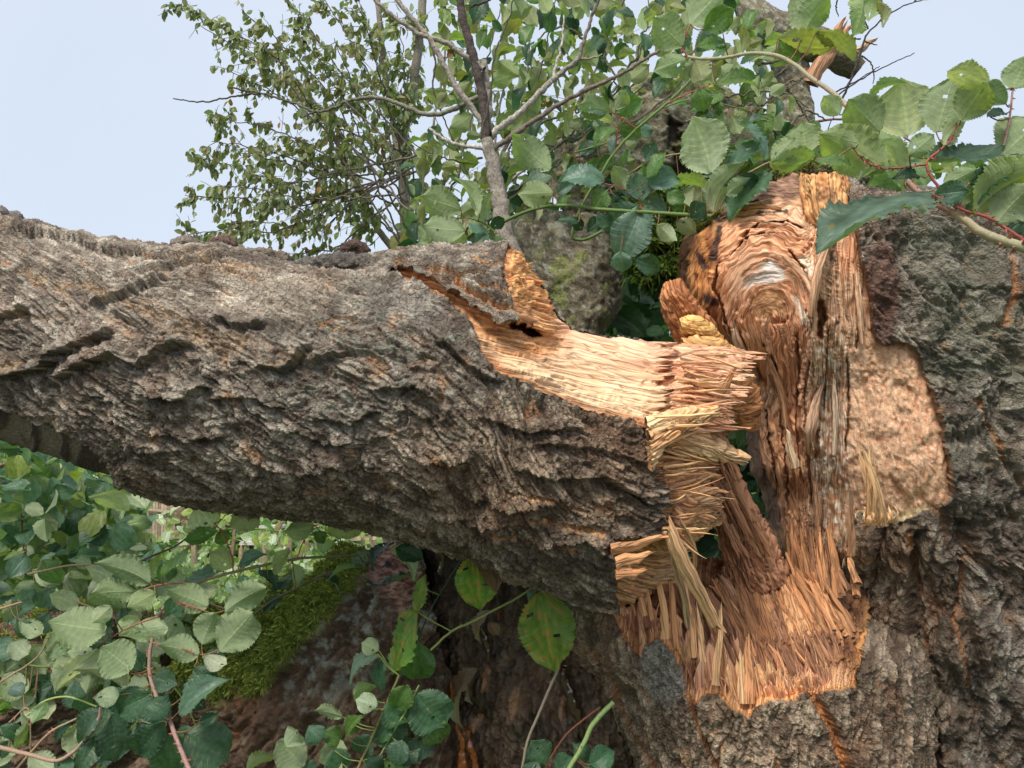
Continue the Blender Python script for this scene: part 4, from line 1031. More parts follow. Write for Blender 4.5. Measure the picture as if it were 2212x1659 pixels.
def leaf_mesh(name, seed, n=54, fold=0.25, curl=0.12, holes=0, serr=0.035, wmax=0.36, corr=0.016, peak=0.8):
    peak = peak * 1.02
    R = np.random.default_rng(seed)
    xs = np.array([-1, -.72, -.42, -.18, 0, .18, .42, .72, 1])
    V = []; U = []
    ph = R.uniform(0, 6, 4)
    for i in range(n + 1):
        t = i / n
        w = wmax * (math.sin(math.pi * min(t ** peak, 1.0)) ** 0.66) if 0 < t < 1 else 0.0
        if t > 0.8: w *= max(0.0, 1 - ((t - .8) / .2) * .6)
        tooth = (i % 2) * serr * (0.5 + 0.5 * math.sin(i * 1.7 + ph[0]) ** 2) * (1 if 0.06 < t < .97 else 0)
        wl_ = w * (1 + tooth / 0.30 + 0.05 * math.sin(t * 7 + ph[1])); wr_ = w * (1 + tooth / .30 + 0.05 * math.sin(t * 6 + ph[2]))
        for x in xs:
            xx = x * (wl_ if x < 0 else wr_)
            a = abs(x)
            z = fold * abs(xx) - curl * (t - .3) ** 2 * 1.2 + corr * math.cos(2 * math.pi * 9 * (t - 0.22 * a) + math.pi) * (a ** .5) * (1 if a < .95 else 1.6) * math.sin(math.pi * t)
            z += 0.055 * math.sin(t * 6 + x * 3 + ph[3]) * a + 0.02 * math.sin(t * 19 + x * 5 + ph[0]) * a * a
            V.append((xx, t + 0.10 * a * a * w - (0.02 if (i % 2) and a == 1 else 0), z)); U.append((x, t, w))
    k = len(xs)
    F = [[i * k + j, i * k + j + 1, (i + 1) * k + j + 1, (i + 1) * k + j] for i in range(n) for j in range(k - 1)]
    V = np.array(V); F = np.array(F); U = np.array(U)
    if holes:
        cen = V[F].mean(1)
        keep = np.ones(len(F), bool)
        for h in range(holes):
            hx, hy = R.uniform(-.2, .2), R.uniform(.2, .8)
            rx, ry = R.uniform(.015, .035), R.uniform(.02, .07)
            keep &= ((cen[:, 0] - hx) / rx) ** 2 + ((cen[:, 1] - hy) / ry) ** 2 > 1
        F = F[keep]
    me_o = mesh_np(name, V, F, M_LEAF, None, None, U)
    me = me_o.data
    bpy.data.objects.remove(me_o)
    return me
HERO = [leaf_mesh('leaf', i, fold=f, curl=c_, holes=h, wmax=w_, peak=pk) for i, (f, c_, h, w_, pk) in enumerate(
    [(.18, .30, 0, .36, .92), (.32, .45, 0, .35, .88), (.10, .15, 1, .38, .98), (.26, -.25, 2, .36, .93), (.40, .50, 0, .34, .86), (.16, .55, 3, .37, .95)])]
LOWM = [leaf_mesh('leaf', 20 + i, n=12, fold=f, curl=c_, serr=0.03, corr=0) for i, (f, c_) in enumerate([(.3, .2), (.1, .3), (.5, .1)])]
SPOT = leaf_mesh('leaf', 41, fold=.12, curl=.1, holes=5, wmax=.36)
SPOT.materials[0] = leaf_mat('spotted_leaf', 'obj', spots=True)

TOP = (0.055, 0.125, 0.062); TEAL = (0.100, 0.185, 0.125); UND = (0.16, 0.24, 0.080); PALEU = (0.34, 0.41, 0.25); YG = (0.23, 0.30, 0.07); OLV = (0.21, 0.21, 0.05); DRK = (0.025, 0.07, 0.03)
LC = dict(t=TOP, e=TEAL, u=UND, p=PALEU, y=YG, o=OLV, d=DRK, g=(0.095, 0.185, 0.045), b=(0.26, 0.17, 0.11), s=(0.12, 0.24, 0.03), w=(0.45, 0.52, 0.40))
UNDER = set('upyow')

def leaf_xf(b, t, wpx, under, depth, roll=None, R=RNG):
    """matrix putting a unit leaf from base b to tip t (points), normal towards or away from the camera"""
    y = t - b; L = y.length; y.normalize()
    vw = (Vector((0, 0, CAMZ)) - b).normalized()
    z = vw - y * vw.dot(y); z.normalize()
    true = 0.66
    if wpx is None: r = 1.0; sx = R.uniform(.85, 1.1)
    else:
        q = (wpx / FD * depth) / (true * L)
        sx = max(1.0, q * 1.0) if q > 1 else 1.0
        r = min(1.0, q)
        if r > .6: sx = sx * r; r = 1.0 if r > .8 else r
        sx = max(.7, min(sx, 1.6))
    ang = math.acos(min(1, max(.12, r))) if roll is None else roll
    sg = -1 if under else 1                       # the blade's upper face turns to the sky
    if (Matrix.Rotation(-ang, 3, y) @ z).z * sg > (Matrix.Rotation(ang, 3, y) @ z).z * sg: ang = -ang
    z = Matrix.Rotation(ang + R.normal() * .16, 3, y) @ z
    if under: z = -z
    x = y.cross(z)
    M = Matrix((x * L * sx, y * L, z * L)).transposed().to_4x4()
    M.translation = b
    return M

def add_leaf(parent, u0, v0, u1, v1, d, w=None, k='u', dz=None, mesh=None, name='leaf', tint=None, roll=None):
    dz = RNG.normal() * 0.25 if dz is None else dz
    Lp = math.hypot(u1 - u0, v1 - v0) / FD * d
    b = P(u0, v0, d); t = P(u1, v1, d + dz * Lp)
    M = leaf_xf(b, t, w, k in UNDER, d, roll)
    mesh = mesh or HERO[RNG.integers(3) if (w or 0) > 70 else RNG.integers(len(HERO))]
    o = bpy.data.objects.new(name, mesh)
    link(o, parent)
    o.matrix_world = M
    o.matrix_basis = M
    c = np.array(LC[k]) * RNG.uniform(.85, 1.18) * (1 + RNG.normal(size=3) * .05)
    o.color = (*np.clip(c, 0, 1), 1)
    return o

def tube(name, pts, r, col, parent=None, mat=None, ns=None, k=7, seed=0, wob=0.0, kind=None, coltip=None, knobs=0.0):
    """pts: list of 3-D points, r: list of radii -> one tapered tube"""
    pts = np.asarray([list(q) for q in pts], float); r = np.asarray(r, float) * np.ones(len(pts))
    n = ns or max(6, len(pts) * 6)
    q = crom(np.concatenate([pts, r[:, None]], 1), n)
    c = q[:, :3]; rr = np.maximum(q[:, 3], 1e-4)
    R = np.random.default_rng(seed + 900)
    if wob: c = c + np.stack([fbm(np.arange(n) * .35, np.zeros(n), j * 3.3, 3, seed) for j in range(3)], 1) * wob
    if knobs: rr = rr * (1 + knobs * np.maximum(0, fbm(np.arange(n) * .8, np.zeros(n), 5, 2, seed)) * 2)
    t = np.gradient(c, axis=0); t /= np.linalg.norm(t, axis=1)[:, None] + 1e-12
    ref = np.array([0.31, 0.9, 0.3]); a = np.cross(t, ref); a /= np.linalg.norm(a, axis=1)[:, None] + 1e-12
    b = np.cross(t, a)
    th = np.arange(k) / k * 2 * math.pi
    V = c[:, None] + rr[:, None, None] * (a[:, None] * np.cos(th)[None, :, None] + b[:, None] * np.sin(th)[None, :, None])
    F = grid_faces(n, k).reshape(-1, 4)
    tt = np.repeat(np.linspace(0, 1, n), k)
    cc = mixc(col, coltip if coltip is not None else col, tt)
    return mesh_np(name, V.reshape(-1, 3), F, mat or M_STEM, parent, cc, None, kind=kind), c, rr

def thorns(parent, c, rr, n, col, size=0.006, seed=0):
    R = np.random.default_rng(seed); V = []; F = []
    t = np.gradient(c, axis=0)
    for i in range(n):
        j = R.integers(1, len(c) - 1); f = R.random()
        p0 = c[j] * (1 - f) + c[min(j + 1, len(c) - 1)] * f
        ax = t[j] / np.linalg.norm(t[j]); d = np.cross(ax, R.normal(size=3)); d /= np.linalg.norm(d); e = np.cross(ax, d)
        r = rr[j]; s = size * R.uniform(.6, 1.2)
        k = len(V)
        V += [p0 + d * r * .8 + ax * s * .35, p0 + d * r * .8 - ax * s * .35, p0 + d * r * .8 + e * s * .2, p0 + d * (r + s) - ax * s * .4]
        F += [[k, k + 2, k + 3], [k + 2, k + 1, k + 3], [k + 1, k, k + 3]]
    return mesh_np('thorns', np.array(V), np.array(F), M_STEM, parent, np.tile(col, (len(V), 1)), None, smooth=False, kind='stuff')

def cane(label, paths, leaves, d, cat='bramble', group=None, name='bramble_cane', petcol=(0.24, 0.13, 0.07)):
    """paths: list of dict(pts=[(u,v)...], r=px radius, c=colour, d=depth or (d0,d1)); leaves: list of (u0,v0,u1,v1,w,kind[,dz])"""
    T = thing(name, label, cat, group=group or 'bramble canes growing over the broken trunks')
    allc = []
    for i, q in enumerate(paths):
        dd = q.get('d', d); dd = dd if isinstance(dd, tuple) else (dd, dd)
        n = len(q['pts'])
        P3 = [P(a, b, dd[0] + (dd[1] - dd[0]) * j / max(1, n - 1)) for j, (a, b) in enumerate(q['pts'])]
        r0 = q['r'] / FD * dd[0]; r1 = q.get('r1', q['r'] * .7) / FD * dd[1]
        o, c, rr = tube(q.get('n', 'stem'), P3, np.linspace(r0, r1, n), q['c'], T, seed=i, ns=max(24, n * 8), coltip=q.get('c1'), wob=0.0012)
        if q.get('th', 0): thorns(T, c, rr, q['th'], q.get('thc', (0.36, 0.12, 0.09)), size=q.get('ths', .005), seed=i)
        allc.append(c)
    AC = np.concatenate(allc)
    au, av, ad = project(AC)
    for lf in leaves:
        u0, v0, u1, v1, w, k = lf[:6]
        dz = lf[6] if len(lf) > 6 else None
        j = np.argmin(np.hypot(au - u0, av - v0)); dist = math.hypot(au[j] - u0, av[j] - v0)
        dl = float(ad[j]) + (RNG.uniform(-.03, .03) if dist > 6 else 0)
        mesh = SPOT if k == 's' else None
        add_leaf(T, u0, v0, u1, v1, dl, w, k, dz, mesh)
        if 4 < dist < 95:
            b = P(u0, v0, dl); a = Vector(AC[j].tolist()); mid_ = (a + b) / 2 + Vector((0, 0, -0.004 - .03 * (b - a).length))
            e = b + (P(u1, v1, dl) - b) * .06
            tube('petiole', [a, mid_, b, e], [.0012, .0010, .0008, .0005], petcol, T, k=5, ns=10)
    return T

PINK = (0.42, 0.25, 0.22); GRN = (0.12, 0.20, 0.05); PGR = (0.33, 0.38, 0.20); RED = (0.36, 0.10, 0.08); TANS = (0.36, 0.25, 0.16); DGR = (0.05, 0.08, 0.03)

cane('thick thorny bramble spray hanging over the top right corner with broad serrated leaves', [
    dict(pts=[(1486, 123), (1521, 127), (1570, 124), (1618, 115), (1650, 116), (1681, 121), (1720, 142), (1752, 168), (1801, 203), (1839, 239), (1885, 287), (1925, 350), (1990, 420), (2085, 475)], r=3.0, r1=7, c=PGR, c1=PINK, d=(1.30, 1.0), th=60),
    dict(pts=[(2060, 455), (2085, 475), (2124, 504), (2212, 536), (2290, 570)], r=8, r1=12, c=(0.42, 0.33, 0.22), c1=PGR, d=(1.0, .96), th=14, ths=.008),
    dict(pts=[(2085, 470), (2027, 404), (2001, 355), (2030, 325), (2056, 300), (2068, 265)], r=3.5, r1=1.5, c=RED, d=(1.0, 1.02), th=30, thc=(.3, .06, .05)),
    dict(pts=[(2320, 590), (2212, 520), (2135, 470), (2085, 455), (2015, 420)], r=4.5, r1=2.5, c=RED, d=(.97, .99), th=34, ths=.007),
    dict(pts=[(1912, 365), (1870, 350), (1840, 318)], r=2, r1=1, c=(.30, .06, .06), d=.98, th=14),
    dict(pts=[(2001, 355), (1950, 362), (1912, 365)], r=2.5, r1=2, c=RED, d=1.0, th=6),
    dict(pts=[(2162, 336), (2180, 260), (2188, 190)], r=3, r1=2, c=PINK, d=1.02, th=10),
    dict(pts=[(2124, 504), (2162, 420), (2162, 336)], r=3.5, r1=3, c=PINK, d=(1.02, 1.02), th=8),
], [(1738, 66, 1717, -12, 52, 'p'), (1738, 66, 1785, -14, 62, 'u'), (1680, 86, 1807, 120, 40, 'y', -.1), (1765, 68, 1856, 116, 36, 'y', 0), (1682, 88, 1724, 136, 42, 'g'),
    (1865, -12, 1858, 72, 36, 'y'), (1885, -22, 1882, 46, 38, 'u'), (1896, 4, 1922, 54, 27, 'o'), (1812, 248, 1778, 205, 40, 'p'), (1900, 283, 1828, 210, 80, 'u'),
    (1962, 295, 1944, 174, 112, 'p', 0), (2023, 288, 2060, 166, 85, 'u', 0), (2135, 178, 2045, 146, 52, 'p'), (2076, 260, 2128, 176, 70, 'y'), (2038, 314, 2080, 245, 48, 'p'), (2172, 224, 2120, 176, 40, 'u'),
    (2188, 192, 2222, 122, 66, 'u'), (2162, 338, 2250, 258, 100, 'u', 0), (1915, 366, 1764, 282, 96, 'y', 0), (1952, 398, 1904, 280, 54, 'p'), (1965, 335, 2022, 288, 44, 'u'),
    (2006, 349, 2160, 342, 58, 't', .1), (2040, 400, 2104, 368, 44, 'u'), (2016, 418, 1758, 494, 92, 'e', -.15), (2018, 420, 2092, 412, 48, 'e'),
    (2085, 464, 2226, 304, 92, 't', -.2), (2098, 458, 2246, 338, 60, 'y', -.2), (2150, 482, 2226, 396, 76, 'u'), (2214, 492, 2164, 474, 24, 'e'),
    (1667, 350, 1716, 295, 44, 'u'), (1743, 332, 1731, 262, 64, 'u'), (1668, 353, 1762, 358, 40, 'u'), (1762, 345, 1848, 352, 38, 'g'), (1925, 360, 1846, 376, 30, 'p'),
    (1872, 214, 1948, 162, 34, 'u'), (1960, 396, 1878, 388, 30, 'g'), (2135, 250, 2180, 236, 30, 'd'), (1850, 260, 1880, 200, 30, 'g'), (2095, 395, 2150, 372, 40, 'd'),
    (2060, 440, 2110, 400, 36, 'u'), (1990, 380, 1940, 372, 28, 'd'), (2180, 500, 2225, 460, 50, 'd'), (1855, 308, 1810, 300, 36, 'y'), (1940, 330, 1880, 325, 40, 'g')], 1.1)

cane('upright pair of bramble leaves and pale broad leaves at the top, above the lichened limb', [
    dict(pts=[(1486, 123), (1475, 100), (1491, 53)], r=2, r1=1.3, c=RED, d=1.31, th=10),
    dict(pts=[(1600, 120), (1545, 128), (1500, 130), (1470, 105)], r=2.5, r1=1.5, c=RED, d=1.31, th=16)],
    [(1491, 53, 1556, -18, 76, 'p', 0), (1520, 63, 1586, 20, 48, 'g'), (1475, 100, 1412, 38, 66, 'u', 0), (1505, 100, 1582, 72, 30, 'e'), (1484, 126, 1412, 153, 44, 'u'), (1502, 129, 1522, 178, 46, 'o'),
     (1546, 181, 1643, 165, 46, 'g', 0), (1512, 190, 1521, 241, 42, 'g'), (1505, 100, 1580, 92, 40, 'g'), (1560, 60, 1590, 40, 26, 'p'), (1500, 128, 1480, 175, 26, 'u')], 1.31)

cane('slender green bramble shoot arching diagonally in front of the lichened limb', [
    dict(pts=[(1508, 158), (1441, 223), (1376, 278), (1328, 329), (1295, 381), (1263, 433), (1244, 475), (1237, 513), (1262, 518), (1300, 500)], r=3.2, r1=3.4, c=GRN, d=(1.75, 1.8), th=40),
    dict(pts=[(1376, 278), (1340, 255), (1318, 239)], r=1.6, r1=1, c=RED, d=1.77, th=8), dict(pts=[(1328, 329), (1333, 290), (1335, 272)], r=1.8, r1=1.2, c=RED, d=1.78, th=6),
    dict(pts=[(1441, 223), (1490, 200), (1540, 180)], r=1.5, r1=1, c=RED, d=1.75, th=6)],
    [(1318, 239, 1250, 226, 44, 'u'), (1312, 238, 1250, 231, 16, 'e'), (1332, 236, 1357, 192, 28, 'u'), (1329, 242, 1391, 215, 40, 'g'), (1327, 262, 1268, 242, 30, 'p'), (1330, 272, 1282, 302, 30, 'g'),
     (1335, 272, 1388, 296, 32, 'g'), (1340, 285, 1365, 265, 20, 'u'), (1550, 183, 1522, 184, 14, 'p')], 1.8)

cane('bramble runner with teal and pale leaves crossing between the sapling and the stump', [
    dict(pts=[(1050, 500), (1111, 468), (1166, 449), (1231, 444), (1295, 452), (1424, 460), (1537, 467)], r=3.6, r1=4.2, c=GRN, d=(1.85, 1.6), th=30),
    dict(pts=[(1386, 452), (1380, 434), (1352, 410), (1300, 395)], r=1.8, r1=1.2, c=RED, d=1.7, th=8)],
    [(1537, 373, 1503, 252, 104, 'p', 0), (1536, 457, 1581, 348, 46, 'w', 0), (1189, 368, 1108, 298, 60, 'u', 0), (1395, 386, 1436, 324, 36, 'g'), (1352, 410, 1326, 356, 36, 'u'), (1386, 433, 1374, 374, 52, 'e', 0), (1400, 399, 1475, 377, 30, 'e'),
     (1434, 392, 1533, 391, 36, 'u', 0), (1392, 420, 1440, 467, 32, 'e'), (1386, 442, 1378, 520, 52, 'e', 0), (1379, 446, 1312, 502, 66, 'e', 0), (1382, 458, 1338, 563, 80, 'e', 0), (1305, 388, 1210, 374, 36, 'e'), (1192, 380, 1126, 392, 26, 'e'),
     (1195, 417, 1118, 418, 52, 'y', 0), (1203, 418, 1238, 395, 25, 'e'), (1283, 448, 1311, 410, 38, 'g'), (1641, 304, 1582, 373, 30, 't'), (1655, 343, 1613, 250, 27, 'e'), (1662, 368, 1563, 462, 42, 't', .1), (1568, 422, 1612, 384, 34, 'u'),
     (1450, 418, 1488, 452, 40, 'g'), (1462, 478, 1505, 503, 34, 'u'), (1372, 558, 1430, 586, 38, 't'), (1340, 543, 1346, 590, 42, 'e'), (1420, 486, 1460, 520, 34, 'p'), (1500, 400, 1490, 450, 44, 'u'), (1560, 400, 1590, 372, 26, 'e'),
     (1236, 468, 1260, 500, 22, 'd'), (1300, 470, 1270, 500, 30, 'd'), (1480, 440, 1440, 415, 30, 'g'), (1290, 460, 1320, 490, 30, 't'), (1250, 480, 1200, 470, 22, 'd'), (1525, 440, 1492, 470, 40, 'd'), (1600, 380, 1640, 400, 30, 'd'), (1515, 380, 1560, 375, 20, 'e')], 1.8)

cane('bramble leaves seen from below in a fan at the foot of the sapling', [
    dict(pts=[(1075, 505), (1040, 480), (1005, 470), (960, 475)], r=2.4, r1=1.5, c=GRN, d=1.65, th=10)],
    [(996, 453, 908, 424, 60, 'u', 0), (1005, 499, 912, 492, 58, 'u', 0), (1036, 464, 1003, 380, 38, 'p', 0), (1050, 475, 1053, 412, 30, 'u'), (1010, 480, 1060, 520, 26, 'e'), (960, 510, 905, 528, 30, 'p'), (1000, 500, 985, 540, 30, 'y'), (1050, 505, 1020, 535, 26, 't'),
     (1060, 490, 1090, 470, 26, 'd'), (930, 530, 890, 545, 26, 'u'), (1070, 510, 1100, 540, 20, 'g')], 1.65)

cane('long pinkish bramble cane arching over the mossy log at lower left, broad pale leaves', [
    dict(pts=[(775, 1199), (700, 1203), (641, 1207), (555, 1224), (470, 1245), (406, 1267), (372, 1292), (342, 1331), (329, 1378), (322, 1442), (337, 1501), (363, 1548), (384, 1604), (412, 1670)], r=2.6, r1=5.0, c=(.10, .13, .05), c1=PINK, d=(1.5, 1.25), th=50),
    dict(pts=[(504, 1236), (500, 1200), (480, 1150), (463, 1130)], r=1.6, r1=1.2, c=RED, d=1.44, th=8), dict(pts=[(342, 1331), (280, 1355), (235, 1380), (207, 1399)], r=2, r1=1.2, c=(.28, .14, .09), d=1.33, th=8),
    dict(pts=[(372, 1292), (400, 1305), (436, 1318)], r=1.8, r1=1.2, c=RED, d=1.34, th=6), dict(pts=[(330, 1388), (390, 1400), (435, 1414), (476, 1403)], r=1.8, r1=1.2, c=(.28, .14, .09), d=1.32, th=8),
    dict(pts=[(406, 1260), (350, 1262), (297, 1277)], r=1.8, r1=1.2, c=RED, d=1.36, th=6), dict(pts=[(641, 1207), (655, 1170), (679, 1134)], r=1.4, r1=1, c=RED, d=1.46, th=5)],
    [(327, 1258, 222, 1205, 60, 'u', 0), (297, 1277, 199, 1279, 50, 'u', 0), (337, 1281, 277, 1311, 42, 'y'), (231, 1363, 111, 1347, 82, 'u', 0), (207, 1399, 115, 1487, 54, 'w', 0), (284, 1448, 220, 1397, 76, 'u', 0), (285, 1455, 193, 1430, 50, 'p'),
     (436, 1390, 467, 1316, 60, 'u', 0), (476, 1403, 553, 1316, 82, 'u', 0), (431, 1414, 350, 1389, 54, 'u', 0), (367, 1356, 288, 1366, 44, 'p'), (445, 1415, 502, 1407, 26, 'd'), (440, 1420, 492, 1442, 32, 'w'), (382, 1542, 472, 1459, 62, 'e', 0), (325, 1500, 241, 1542, 66, 't', 0),
     (359, 1553, 314, 1512, 54, 't', 0), (352, 1561, 288, 1641, 56, 't', 0), (240, 1545, 253, 1650, 64, 't', 0), (216, 1536, 160, 1610, 34, 't'), (215, 1590, 168, 1668, 44, 't'), (401, 1582, 494, 1645, 96, 't', 0), (365, 1585, 372, 1684, 78, 't', 0), (235, 1540, 214, 1597, 26, 'w'),
     (463, 1138, 424, 1089, 62, 'w', 0), (498, 1134, 567, 1106, 50, 'y', 0), (490, 1108, 532, 1084, 26, 'e'), (470, 1149, 397, 1176, 26, 'g'), (470, 1150, 492, 1174, 32, 'g'), (504, 1224, 453, 1189, 42, 'y', 0), (679, 1134, 617, 1152, 44, 'y', 0), (712, 1152, 793, 1112, 54, 'y', 0),
     (700, 1194, 700, 1156, 30, 'u'), (680, 1150, 704, 1172, 28, 'g'), (350, 1245, 413, 1191, 24, 'g'), (483, 1234, 405, 1257, 24, 'e'), (487, 1318, 580, 1256, 60, 'u', 0), (592, 1240, 622, 1180, 32, 'u'), (515, 1222, 567, 1191, 32, 'e'), (585, 1275, 632, 1264, 24, 'd'),
     (640, 1265, 640, 1211, 18, 'u'), (795, 1215, 763, 1203, 34, 'e'), (798, 1230, 828, 1164, 16, 'd'), (450, 1310, 368, 1274, 56, 'u', 0), (790, 1225, 708, 1229, 18, 'g'), (420, 1260, 470, 1290, 40, 'p'), (560, 1230, 600, 1262, 30, 'd'), (400, 1290, 360, 1330, 40, 'e'), (240, 1310, 200, 1345, 36, 'p'),
     (300, 1330, 260, 1372, 40, 'p'), (420, 1440, 470, 1480, 40, 'd'), (260, 1500, 210, 1510, 36, 'p'), (330, 1460, 380, 1480, 40, 't'), (400, 1500, 440, 1530, 30, 'd'), (300, 1560, 320, 1620, 40, 'd'), (430, 1560, 470, 1545, 24, 'd')], 1.4)
cane('thin dark bramble stem slanting up the mossy log beside the gap', [
    dict(pts=[(540, 1336), (585, 1300), (641, 1271), (690, 1246), (726, 1232)], r=2.8, r1=2, c=(.11, .11, .06), d=(1.62, 1.6), th=14),
    dict(pts=[(307, 1211), (340, 1196), (376, 1181), (420, 1150), (448, 1130)], r=2.6, r1=1.6, c=(.10, .085, .06), d=(1.7, 1.7), th=12)],
    [(610, 1290, 560, 1320, 26, 'd'), (660, 1262, 610, 1238, 24, 'e'), (700, 1242, 740, 1270, 20, 'd'), (345, 1196, 322, 1240, 20, 'y')], 1.6)
cane('looping tan bramble stems and a pale vine in the bottom left corner', [
    dict(pts=[(-20, 1610), (64, 1630), (128, 1642), (188, 1595), (214, 1550), (218, 1527)], r=5.0, r1=3, c=TANS, c1=PINK, d=(1.3, 1.28), th=10),
    dict(pts=[(35, 1662), (107, 1583), (160, 1555), (205, 1535)], r=3, r1=1.8, c=TANS, d=1.34, th=6), dict(pts=[(60, 1545), (98, 1514), (149, 1506), (209, 1527)], r=2.6, r1=2, c=(.30, .38, .12), d=1.36),
    dict(pts=[(-10, 1480), (30, 1455), (80, 1420), (110, 1370)], r=2.2, r1=1.4, c=TANS, d=1.5, th=6), dict(pts=[(20, 1560), (60, 1530), (66, 1600), (64, 1660)], r=1.8, r1=1.4, c=TANS, d=1.4, th=4)],
    [(60, 1560, 40, 1620, 26, 'y'), (100, 1516, 70, 1560, 28, 'p'), (64, 1632, 120, 1668, 44, 'p'), (20, 1600, -10, 1640, 30, 't'), (120, 1640, 160, 1668, 30, 't'), (50, 1500, 20, 1480, 30, 'e'), (190, 1500, 170, 1540, 34, 't'), (150, 1560, 110, 1600, 30, 'd')], 1.3)
cane('bramble shoot with ragged bright leaves in front of the dark wet trunk', [
    dict(pts=[(1150, 1271), (1110, 1296), (1063, 1320), (1020, 1343), (975, 1364), (931, 1404)], r=2.6, r1=2.6, c=(.24, .30, .08), d=1.42, th=6),
    dict(pts=[(975, 1364), (940, 1345), (902, 1322)], r=1.6, r1=1.2, c=(.24, .30, .08), d=1.42), dict(pts=[(1012, 1185), (935, 1309), (902, 1382)], r=2.0, r1=1.6, c=(.05, .08, .04), d=1.46),
    dict(pts=[(862, 1459), (840, 1510), (818, 1561), (771, 1665)], r=2.6, r1=3.2, c=(.22, .20, .08), d=1.38, th=8), dict(pts=[(905, 1480), (885, 1520), (845, 1590), (800, 1670)], r=1.8, r1=1.6, c=(.26, .34, .12), d=1.38)],
    [(851, 1180, 919, 1238, 34, 'u'), (855, 1182, 914, 1206, 40, 'd'), (886, 1245, 796, 1276, 16, 'd'), (900, 1322, 916, 1242, 38, 's'), (899, 1322, 842, 1456, 56, 's', 0), (902, 1389, 890, 1474, 84, 'g', 0), (1175, 1262, 1133, 1297, 24, 'e'), (815, 1411, 738, 1459, 26, 'e'),
     (826, 1419, 814, 1494, 34, 't'), (818, 1404, 780, 1388, 34, 'u'), (815, 1524, 767, 1512, 38, 'w'), (844, 1506, 882, 1563, 70, 't', 0), (898, 1499, 962, 1575, 86, 't', 0), (833, 1543, 856, 1616, 66, 't', 0), (925, 1550, 957, 1615, 54, 'g'), (764, 1511, 806, 1468, 19, 'y'),
     (745, 1590, 774, 1544, 30, 'g'), (655, 1656, 598, 1596, 64, 'u', 0), (690, 1605, 670, 1568, 44, 'e'), (690, 1642, 758, 1612, 54, 'u', 0), (600, 1632, 528, 1654, 26, 'y'), (740, 1548, 682, 1528, 32, 'u'), (750, 1545, 772, 1588, 32, 'g'), (800, 1590, 770, 1640, 50, 't'), (860, 1600, 900, 1650, 50, 'd'), (640, 1650, 670, 1690, 60, 't'),
     (720, 1620, 740, 1672, 50, 't'), (790, 1640, 830, 1672, 44, 'd'), (880, 1480, 850, 1540, 50, 'g'), (905, 1510, 925, 1590, 60, 't'), (850, 1560, 810, 1600, 44, 't'), (920, 1580, 900, 1640, 54, 'e'), (870, 1600, 850, 1655, 50, 't'), (800, 1500, 775, 1540, 36, 'g'), (700, 1580, 740, 1600, 36, 'g'), (620, 1610, 650, 1570, 40, 'p'), (740, 1650, 700, 1670, 50, 'y'), (830, 1640, 880, 1665, 50, 'g')], 1.42, petcol=(.2, .26, .08))
T = cane('two large yellow-spotted leaves full of holes dangling before the dark trunk', [dict(pts=[(1150, 1271), (1165, 1268), (1180, 1285)], r=1.8, r1=1.2, c=(.24, .30, .08), d=1.36), dict(pts=[(1040, 1180), (1030, 1190)], r=1.6, r1=1.2, c=(.2, .2, .08), d=1.36)],
         [(1165, 1278, 1200, 1454, 108, 's', 0), (1026, 1194, 1038, 1320, 88, 's', 0), (1036, 1186, 1080, 1280, 50, 'b')], 1.36)
cane('green bramble shoot with small leaves at the bottom centre edge', [
    dict(pts=[(1325, 1517), (1281, 1564), (1260, 1608), (1223, 1670)], r=5.5, r1=5, c=(.20, .30, .10), d=(1.38, 1.33), th=6), dict(pts=[(1296, 1528), (1227, 1583), (1187, 1640)], r=2.6, r1=2, c=(.18, .07, .04), d=1.4),
    dict(pts=[(1208, 1440), (1190, 1480), (1165, 1539), (1140, 1600), (1128, 1660)], r=3.2, r1=3.0, c=(.28, .24, .17), d=1.40, th=4)],
    [(1178, 1652, 1148, 1600, 54, 't', 0), (1268, 1642, 1243, 1608, 38, 't'), (1275, 1652, 1328, 1622, 48, 't'), (1200, 1668, 1240, 1640, 50, 't'), (1300, 1672, 1260, 1650, 40, 't'), (1140, 1690, 1160, 1650, 40, 't'), (2100, 1655, 2140, 1668, 30, 'g')][:-1], 1.35)

R_ = np.random.default_rng(88)
def scatter(n, box, sz, kinds, wr=(.45, .8)):
    out = []
    for _ in range(n):
        a_ = R_.uniform(box[0], box[2]); b_ = R_.uniform(box[1], box[3]); L = R_.uniform(*sz); th = math.radians(R_.uniform(20, 200))
        out.append((a_, b_, a_ + L * math.cos(th), b_ + L * math.sin(th), L * R_.uniform(*wr), kinds[R_.integers(len(kinds))]))
    return out
cane('tangled bramble sprays of mixed pale and dark leaves at lower left behind the pink cane', [
    dict(pts=[(-20, 1320), (120, 1290), (260, 1340), (380, 1400), (480, 1480)], r=2.6, r1=1.8, c=TANS, d=1.72, th=10), dict(pts=[(-20, 1420), (100, 1440), (240, 1420), (360, 1470), (420, 1560), (440, 1670)], r=2.6, r1=1.8, c=GRN, d=1.66, th=10),
    dict(pts=[(60, 1240), (180, 1220), (330, 1250), (470, 1310), (560, 1330)], r=2.4, r1=1.6, c=TANS, d=1.76, th=8)],
    scatter(34, (-10, 1280, 300, 1480), (50, 85), 'ppuute') + scatter(26, (250, 1300, 520, 1500), (45, 75), 'puted') + scatter(30, (-10, 1470, 480, 1640), (50, 90), 'ttpeup') + scatter(20, (60, 1200, 420, 1320), (40, 66), 'pueg'), 1.7)
